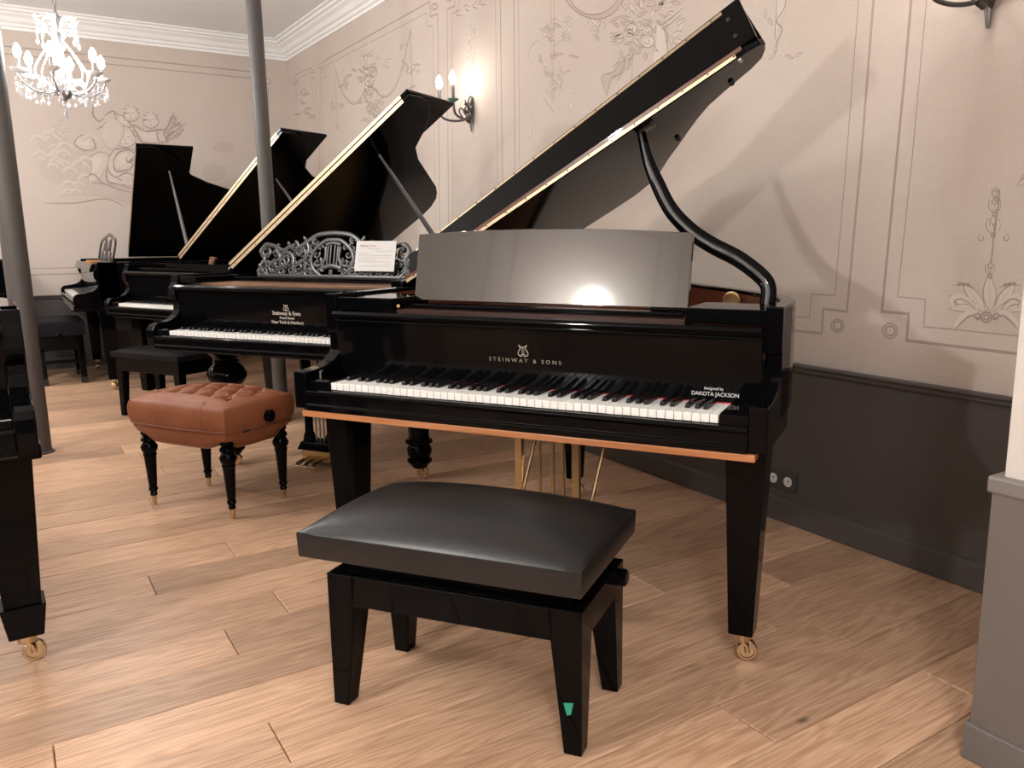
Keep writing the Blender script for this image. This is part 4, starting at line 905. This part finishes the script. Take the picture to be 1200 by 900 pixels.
# ------------------------------------------------------------------ benches
def cushion(w, d, h, dome, nx=24, ny=16, edge=0.02, tuft=None, expo=3.2, power=0.6, rnd=0.0, bulge=0.0):
    mb = MB(); vs = []
    def top(i, j):
        u, v = 2*i/nx-1, 2*j/ny-1
        f = (1-abs(u)**expo)*(1-abs(v)**expo); x, y = u*math.sqrt(1-rnd*v*v)*w/2, v*math.sqrt(1-rnd*u*u)*d/2
        z = h + dome*max(0, f)**power
        if tuft: z += tuft(x, y, f)
        return (x, y, z)
    for j in range(ny+1):
        for i in range(nx+1): vs.append(top(i, j))
    W = nx+1; fs = [(j*W+i, j*W+i+1, (j+1)*W+i+1, (j+1)*W+i) for j in range(ny) for i in range(nx)]
    loop = [i for i in range(W)] + [j*W+nx for j in range(1, ny+1)] + [ny*W+i for i in range(nx-1, -1, -1)] + [j*W for j in range(ny-1, 0, -1)]
    prevl = loop
    for s, z in (((1.006, h-edge), (1.0, 0.006), (0.997, 0.0)) if not bulge else ((1+bulge*.5, h-edge*.5), (1+bulge, h-edge*1.3), (1+bulge*1.1, h*.55), (1+bulge*.9, h*.3), (1+bulge*.35, 0.008), (0.99, 0.0))):
        base = len(vs)
        for k in loop: vs.append((vs[k][0]*s, vs[k][1]*s, z))
        n = len(loop); fs += [(prevl[k], base+k, base+(k+1) % n, prevl[(k+1) % n]) for k in range(n)]
        prevl = list(range(base, base+n))
    fs.append(tuple(prevl)); return mb.add(vs, fs)
def bench_frame(root, w, d, ztop, apron, legw, k, inset=0.0):
    hw, hd = w/2, d/2
    for s in (-1, 1):
        MB().box(-hw+legw*.8, hw-legw*.8, s*hd-(0.022 if s > 0 else 0), s*hd+(0.022 if s < 0 else 0), ztop-apron, ztop).build('apron', LACQ, root, bevel=0.003)
        MB().box(s*hw-(0.022 if s > 0 else 0), s*hw+(0.022 if s < 0 else 0), -hd+legw*.8, hd-legw*.8, ztop-apron, ztop).build('apron', LACQ, root, bevel=0.003)
        for t in (-1, 1):
            x0, x1 = (s*hw-legw, s*hw) if s > 0 else (-hw, -hw+legw); y0, y1 = (hd-legw, hd) if t > 0 else (-hd, -hd+legw)
            fx0, fx1 = (x1-legw*k, x1) if s > 0 else (x0, x0+legw*k); fy0, fy1 = (y1-legw*k, y1) if t > 0 else (y0, y0+legw*k)
            yield MB().frustum((fx0, fx1, fy0, fy1, 0.0), (x0, x1, y0, y1, ztop)).build('leg', LACQ, root, bevel=0.003)
B1 = thing('piano_bench', 'black leather piano bench on tapered legs, in front of the foreground piano', 'bench', (0.925, 1.762, 0), R(-54.4), 'piano benches')
legs = list(bench_frame(B1, 0.675, 0.335, 0.357, 0.080, 0.085, 0.52))
MB().box(-0.30, 0.30, -0.135, 0.135, 0.30, 0.420).build('lift_box', LACQ, B1, bevel=0.002)
c = cushion(0.725, 0.43, 0.062, 0.060, 44, 30, 0.004, expo=2.4, power=0.58).build('seat', LEATHER, B1, smooth=True, loc=(-0.004, -0.016, 0.420))
MB().lathe([(0.022, 0.0), (0.022, 0.025), (0.016, 0.03)], (0.338, 0.10, 0.335), 18, Matrix.Rotation(R(90), 4, 'Y')).build('height_knob', LACQ, B1, smooth=True)
MB().prism([(-0.012, 0.012), (0.012, 0.016), (0.006, -0.014), (-0.004, -0.018)], lambda a, h, t: (0.306+a, -0.1685+t, 0.118+h), -0.0, 0.0006).build('sticker', GREENST, B1)
# tufted tan bench
B2 = thing('piano_bench', 'tan leather bench with buttoned top and turned black legs', 'bench', (0.716, 3.857, 0), R(-58.7), 'piano benches')
BT = []
for j, yy in enumerate((-0.085, 0.0, 0.085)):
    for i in range(5 if j % 2 == 0 else 4): BT.append((-0.20+i*0.10+(0.05 if j % 2 else 0), yy))
def tufts(x, y, f):
    z = 0
    for bx_, by_ in BT:
        r = math.hypot(x-bx_, y-by_); z -= 0.026*math.exp(-(r/0.021)**2)
    # creases join neighbouring buttons
    for s in (1, -1):
        q = (x*0.085*2+s*y*0.10)/(0.10*0.085*2)*1.0
        qq = x/0.10+s*(y/0.17)+0.5; dd = abs(qq-round(qq))
        if abs(y) < 0.13 and abs(x) < 0.25: z -= 0.010*math.exp(-(dd/0.10)**2)
    return z
cushion(0.610, 0.428, 0.100, 0.046, 96, 64, 0.020, tufts, expo=2.6, power=0.62, rnd=0.17, bulge=0.035).build('seat', TAN, B2, smooth=True, loc=(0, 0, 0.385))
for bx_, by_ in BT: MB().ball((bx_, by_, 0.385+0.100+0.022), 0.0085, 8, 0.6).build('button', TAN, B2, smooth=True)
def skirt():
    mb = MB(); n = 40; vs = []; fs = []; hw, hd = 0.298, 0.208
    per = []
    def side(a, b, s):
        for i in range(s): t = i/s; per.append((Vector(a).lerp(Vector(b), t), t))
    side((-hw, -hd), (hw, -hd), 24); side((hw, -hd), (hw, hd), 16); side((hw, hd), (-hw, hd), 24); side((-hw, hd), (-hw, -hd), 16)
    m = len(per); rings = []
    for q, (sc_, ) in enumerate(((1.0,), (1.005,), (0.95,), (0.87,))):
        ring = []
        for p_, t in per:
            arch = min(t, 1-t)*2
            zb = [0.387, 0.372, 0.345-0.012*min(1, arch*3), 0.335-0.028*min(1, arch*3)][q]
            uu_, vv_ = p_.x/hw, p_.y/hd; ring.append(len(vs)); vs.append((p_.x*sc_*math.sqrt(1-.17*vv_*vv_), p_.y*sc_*math.sqrt(1-.17*uu_*uu_), zb))
        rings.append(ring)
    for a, b_ in zip(rings[:-1], rings[1:]):
        for k in range(m): fs.append((a[k], a[(k+1) % m], b_[(k+1) % m], b_[k]))
    fs.append(tuple(rings[-1])); fs.append(tuple(rings[0][::-1])); return mb.add(vs, fs)
skirt().build('seat_base', TAN, B2, smooth=True)
def pipe(z, s, r, arch=False):
    hw, hd = 0.299*s, 0.209*s; pts = []
    for a, b_, n in (((-hw, -hd), (hw, -hd), 16), ((hw, -hd), (hw, hd), 12), ((hw, hd), (-hw, hd), 16), ((-hw, hd), (-hw, -hd), 12)):
        for i in range(n):
            t = i/n; q = Vector(a).lerp(Vector(b_), t); pts.append((q.x*math.sqrt(1-.17*(q.y/hd)**2), q.y*math.sqrt(1-.17*(q.x/hw)**2), z-(0.028*min(1, min(t, 1-t)*6) if arch else 0)))
    return MB().tube(pts, r, 6, closed=True)
pipe(0.387, 1.022, 0.0045).build('piping', TANPIPE, B2, smooth=True); pipe(0.336, 0.875, 0.004, True).build('piping', TANPIPE, B2, smooth=True)
for x, y0, y1 in ((-0.12, -0.2045, -0.19), (0.16, -0.2045, -0.19)):
    MB().tube([(x, y0-.009, 0.39), (x, y0-0.012, 0.45), (x, y0-0.004, 0.486), (x+0.0, -0.18, 0.508)], 0.0022, 5).build('seam', TANPIPE, B2, smooth=True)
MB().lathe([(0.017, 0.0), (0.017, 0.012), (0.026, 0.014), (0.027, 0.034), (0.020, 0.040)], (0.297, 0.01, 0.425), 20, Matrix.Rotation(R(90), 4, 'Y')).build('height_knob', LACQ, B2, smooth=True)
MB().box(0.297, 0.301, -0.12, -0.085, 0.375, 0.383).build('label_tab', RUBBER, B2)
LT = [(0.009, 0.0), (0.011, 0.040), (0.013, 0.043), (0.016, 0.05), (0.013, 0.058), (0.018, 0.068), (0.020, 0.075), (0.016, 0.083), (0.018, 0.10), (0.026, 0.225), (0.029, 0.235), (0.027, 0.243), (0.034, 0.258), (0.036, 0.27), (0.028, 0.285), (0.025, 0.29), (0.033, 0.30), (0.030, 0.312), (0.022, 0.318), (0.030, 0.328), (0.030, 0.35)]
lt0 = None
for sx in (-1, 1):
    for sy in (-1, 1):
        g = MB().lathe(LT[2:], (0, 0, 0), 18).build('leg', LACQ, B2, smooth=True, loc=(sx*0.236, sy*0.152, 0)) if lt0 is None else share(lt0, 'leg', B2, (sx*0.236, sy*0.152, 0))
        lt0 = lt0 or g
        MB().lathe(LT[:3], (0, 0, 0), 14).build('brass_foot', BRASS, g, smooth=True)
# flat black bench at third piano
B3 = thing('piano_bench', 'flat black bench with thin pad, half hidden behind the tan leather bench', 'bench', (0.865, 6.02, 0), R(-60), 'piano benches')
list(bench_frame(B3, 0.60, 0.33, 0.40, 0.09, 0.060, 0.62))
cushion(0.64, 0.37, 0.035, 0.030, 20, 14, 0.012).build('seat', PADS, B3, smooth=True, loc=(0, 0, 0.402))
# square bench at the back
B4 = thing('piano_bench', 'tall black bench with side knob beside the grey column', 'bench', (0.345, 8.09, 0), 0, 'piano benches')
for s in (-1, 1):
    for t in (-1, 1):
        g = MB().box(s*0.14-0.022, s*0.14+0.022, t*0.255-0.022, t*0.255+0.022, 0.0, 0.30).build('leg', LACQ, B4, bevel=0.003)
        MB().box(s*0.14-0.026, s*0.14+0.026, t*0.255-0.026, t*0.255+0.026, 0.0, 0.05).build('leg_foot', SATIN, g, bevel=0.002)
MB().box(-0.162, 0.162, -0.277, 0.277, 0.28, 0.40).build('apron', LACQ, B4, bevel=0.003)
MB().box(-0.13, 0.13, -0.25, -0.232, 0.17, 0.20).build('stretcher', LACQ, B4, bevel=0.002)
cushion(0.36, 0.60, 0.11, 0.02, 18, 22).build('seat', PADS, B4, smooth=True, loc=(0, 0, 0.402))
MB().lathe([(0.03, 0.0), (0.03, 0.02), (0.022, 0.026)], (-0.01, -0.278, 0.40), 18, Matrix.Rotation(R(90), 4, 'X')).build('height_knob', LACQ, B4, smooth=True)

# ------------------------------------------------------------------ lamps
BULBP = [(0.004, 0.0), (0.010, 0.004), (0.016, 0.018), (0.0175, 0.03), (0.014, 0.046), (0.007, 0.06), (0.001, 0.068)]
def sconce(y, z, side, label):
    o = thing('wall_lamp', label, 'lamp', (XR+0.012 if side > 0 else XL-0.012, y, z), 0 if side > 0 else math.pi, 'two-armed wall lamps')
    # local: wall plane x=0, room towards -x
    bp = MB().tube(smooth_path([(-0.012, 0, 0.09), (-0.022, 0, 0.05), (-0.018, 0, 0.0), (-0.02, 0, -0.05), (-0.012, 0, -0.13)], 4), [0.012, .018, .022, .026, .028, .03, .032, .034, .032, .028, .024, .02, .017, .013, .010, .008, .005], 10, flat=((1, 0, 0), 0.35)).build('back_plate', PEWTER, o, smooth=True)
    lv = MB()
    for k, (yy, zz) in enumerate(((-.03, .03), (.03, .03), (-.035, -.015), (.035, -.015), (-.02, -.07), (.02, -.07))):
        lv.tube([(-0.02, yy*.4, zz), (-0.035, yy, zz+.015), (-0.03, yy*1.5, zz+.045)], [.012, .014, .003], 6, flat=((1, 0, 0), 0.4))
    lv.build('leaf_ornament', PEWTER, bp, smooth=True)
    for s in (-1, 1):
        yy = s*0.095; xx = -0.185
        MB().tube(smooth_path([(-0.02, 0, -0.02), (-0.05, s*0.03, -0.055), (-0.12, s*0.07, -0.06), (-0.175, yy, -0.035), (xx, yy, 0.03)], 5), 0.008, 8).build('arm', PEWTER, o, smooth=True)
        MB().tube(smooth_path([(-0.05, s*0.03, -0.05), (-0.08, s*0.03, -0.01), (-0.06, s*0.05, 0.02), (-0.04, s*0.04, 0.0)], 4), 0.005, 6).build('arm_scroll', PEWTER, o, smooth=True)
        MB().lathe([(0.010, 0.028), (0.024, 0.034), (0.034, 0.043), (0.036, 0.047), (0.028, 0.046), (0.010, 0.040)], (xx, yy, 0), 16).build('drip_cup', VERD, o, smooth=True)
        c_ = MB().lathe([(0.0105, 0.040), (0.0105, 0.128), (0.009, 0.130)], (xx, yy, 0), 14).build('candle_sleeve', CANDLE, o, smooth=True)
        MB().lathe([(a_*1.25, b_*1.25) for a_, b_ in BULBP], (xx, yy, 0.131), 12).build('bulb', BULBS, o, smooth=True)
    return o
sconce(4.90, 1.975, 1, 'two-armed pewter wall lamp with lit candle bulbs above the open piano lids')
sconce(1.50, 1.94, 1, 'pewter wall lamp cut off by the top right corner of the view')
sconce(1.36, 1.80, -1, 'pewter wall lamp on the left wall, out of view beside the near piano')

CH = thing('chandelier', 'white and grey crystal chandelier with lit candle bulbs hanging at upper left', 'chandelier', (0.415, 5.75, 0))
zt = 2.46
MB().lathe([(0.055, ZC-0.03), (0.05, ZC-0.012), (0.058, ZC)], n=18).build('ceiling_rose', CHROMEM, CH, smooth=True)
n = 0; z = zt+0.02; link = MB()
while z < ZC-0.03:
    a = n % 2; pts = [((0.008 if not a else 0)*math.cos(t), (0.008 if a else 0)*math.cos(t), z+0.018+0.02*math.sin(t)) for t in [i*math.pi/5 for i in range(10)]]
    link.tube(pts, 0.003, 5, closed=True); z += 0.032; n += 1
link.build('chain', CHROMEM, CH, smooth=True)
MB().lathe([(0.004, 1.955), (0.012, 1.965), (0.032, 1.985), (0.050, 2.005), (0.052, 2.015), (0.020, 2.025), (0.014, 2.06), (0.022, 2.10), (0.016, 2.14), (0.012, 2.22), (0.020, 2.25), (0.026, 2.28), (0.014, 2.31), (0.012, 2.37), (0.022, 2.40), (0.024, 2.415), (0.008, 2.44), (0.006, 2.48)], n=18).build('stem', CHROMEM, CH, smooth=True)
dropm = MB().lathe([(0.001, -0.030), (0.007, -0.020), (0.008, -0.014), (0.004, -0.004), (0.001, 0.0)], n=6)
beadm = MB().ball((0, 0, 0), 0.0055, 6)
first = {}
def crystal(parent, loc, kind='crystal_drop', sc_=1.0):
    if kind not in first:
        first[kind] = (dropm if kind == 'crystal_drop' else beadm).build(kind, CRYSTAL, parent, loc=loc); first[kind].scale = (sc_,)*3
    else: share(first[kind], kind, parent, loc, scale=(sc_,)*3)
for k in range(6):
    a = R(60*k+14); d = Vector((math.cos(a), math.sin(a), 0)); pd = Vector((-d.y, d.x, 0)); Z = Vector((0, 0, 1))
    def rp(r, z, t=0): return d*r+pd*t+Z*z
    ar = bpy.data.objects.new('arm', None); COL.objects.link(ar); ar.parent = CH
    MB().tube(smooth_path([rp(.02, 2.02), rp(.08, 1.995), rp(.15, 2.005), rp(.205, 2.045), rp(.225, 2.085), rp(.205, 2.10), rp(.19, 2.085)], 5), 0.006, 7).build('arm_tube', CHROMEM, ar, smooth=True)
    MB().tube(smooth_path([rp(.016, 2.30), rp(.05, 2.26), rp(.10, 2.19), rp(.135, 2.12), rp(.12, 2.06), rp(.06, 2.03), rp(.02, 2.05)], 5), 0.0045, 6).build('cage_scroll', WHITEP, ar, smooth=True)
    MB().lathe([(0.008, 2.085), (0.030, 2.095), (0.046, 2.108), (0.047, 2.112), (0.030, 2.104), (0.008, 2.098)], tuple(d*.215), 14).build('drip_cup', WHITEP, ar, smooth=True)
    MB().lathe([(0.010, 2.10), (0.010, 2.165)], tuple(d*.215), 10).build('candle_sleeve', CANDLE, ar, smooth=True)
    MB().lathe([(r_*1.15, q_*1.15) for r_, q_ in BULBP], tuple(d*.215+Z*2.166), 12).build('bulb', BULBM, ar, smooth=True)
    # porcelain rose at the base of each arm
    ro = MB()
    for q in range(4): ro.tube([tuple(rp(.115, 2.05)+(pd*math.cos(t)+Z*math.sin(t))*(0.008+0.008*q)-d*0.004*q) for t in [i*math.pi/5+q for i in range(8)]], 0.005, 5, flat=(d, 1.6))
    ro.build('porcelain_rose', WHITEP, ar, smooth=True)
    MB().tube(smooth_path([rp(.012, 2.335), rp(.03, 2.395), rp(.07, 2.415), rp(.10, 2.395), rp(.085, 2.37), rp(.07, 2.385)], 5), 0.0042, 6).build('crown_scroll', WHITEP, ar, smooth=True)
    MB().tube(smooth_path([rp(.014, 2.28), rp(.05, 2.33), rp(.09, 2.345), rp(.105, 2.32)], 4), 0.0036, 6).build('crown_scroll', WHITEP, ar, smooth=True)
    for q in range(3):
        MB().tube([rp(.10, 2.395-q*.004, (q-1)*.012), rp(.112, 2.412, (q-1)*.022)], [0.010, 0.003], 5, flat=(d, 0.4)).build('leaf_petal', WHITEP, ar)
    for r0, z0, t0 in ((.10, 2.365, 0), (.105, 2.31, 0), (.235, 2.06, 0), (.225, 2.04, .03), (.225, 2.04, -.03), (.17, 1.995, .02), (.17, 1.995, -.02), (.11, 1.985, 0), (.20, 2.02, .055), (.20, 2.02, -.055)):
        q = rp(r0, z0, t0); crystal(ar, tuple(q), 'crystal_bead'); crystal(ar, tuple(q-Z*0.013), 'crystal_bead', .8); crystal(ar, tuple(q-Z*0.02), 'crystal_drop', 1.25)
    for q in range(5):
        t = (q+1)/6; b0 = rp(.10, 2.385); b1 = Vector((math.cos(a+R(60)), math.sin(a+R(60)), 0))*.10+Z*2.385
        crystal(ar, tuple(b0.lerp(b1, t)-Z*(0.05*math.sin(math.pi*t))), 'crystal_bead')
        c0 = rp(.215, 2.08); c1 = Vector((math.cos(a+R(60)), math.sin(a+R(60)), 0))*.215+Z*2.08
        crystal(ar, tuple(c0.lerp(c1, t)-Z*(0.06*math.sin(math.pi*t))), 'crystal_bead', 1.3)
for q in range(3): crystal(CH, (0, 0, 1.955-0.016*q), 'crystal_bead', 1.3)
crystal(CH, (0, 0, 1.915), 'crystal_drop', 1.7)
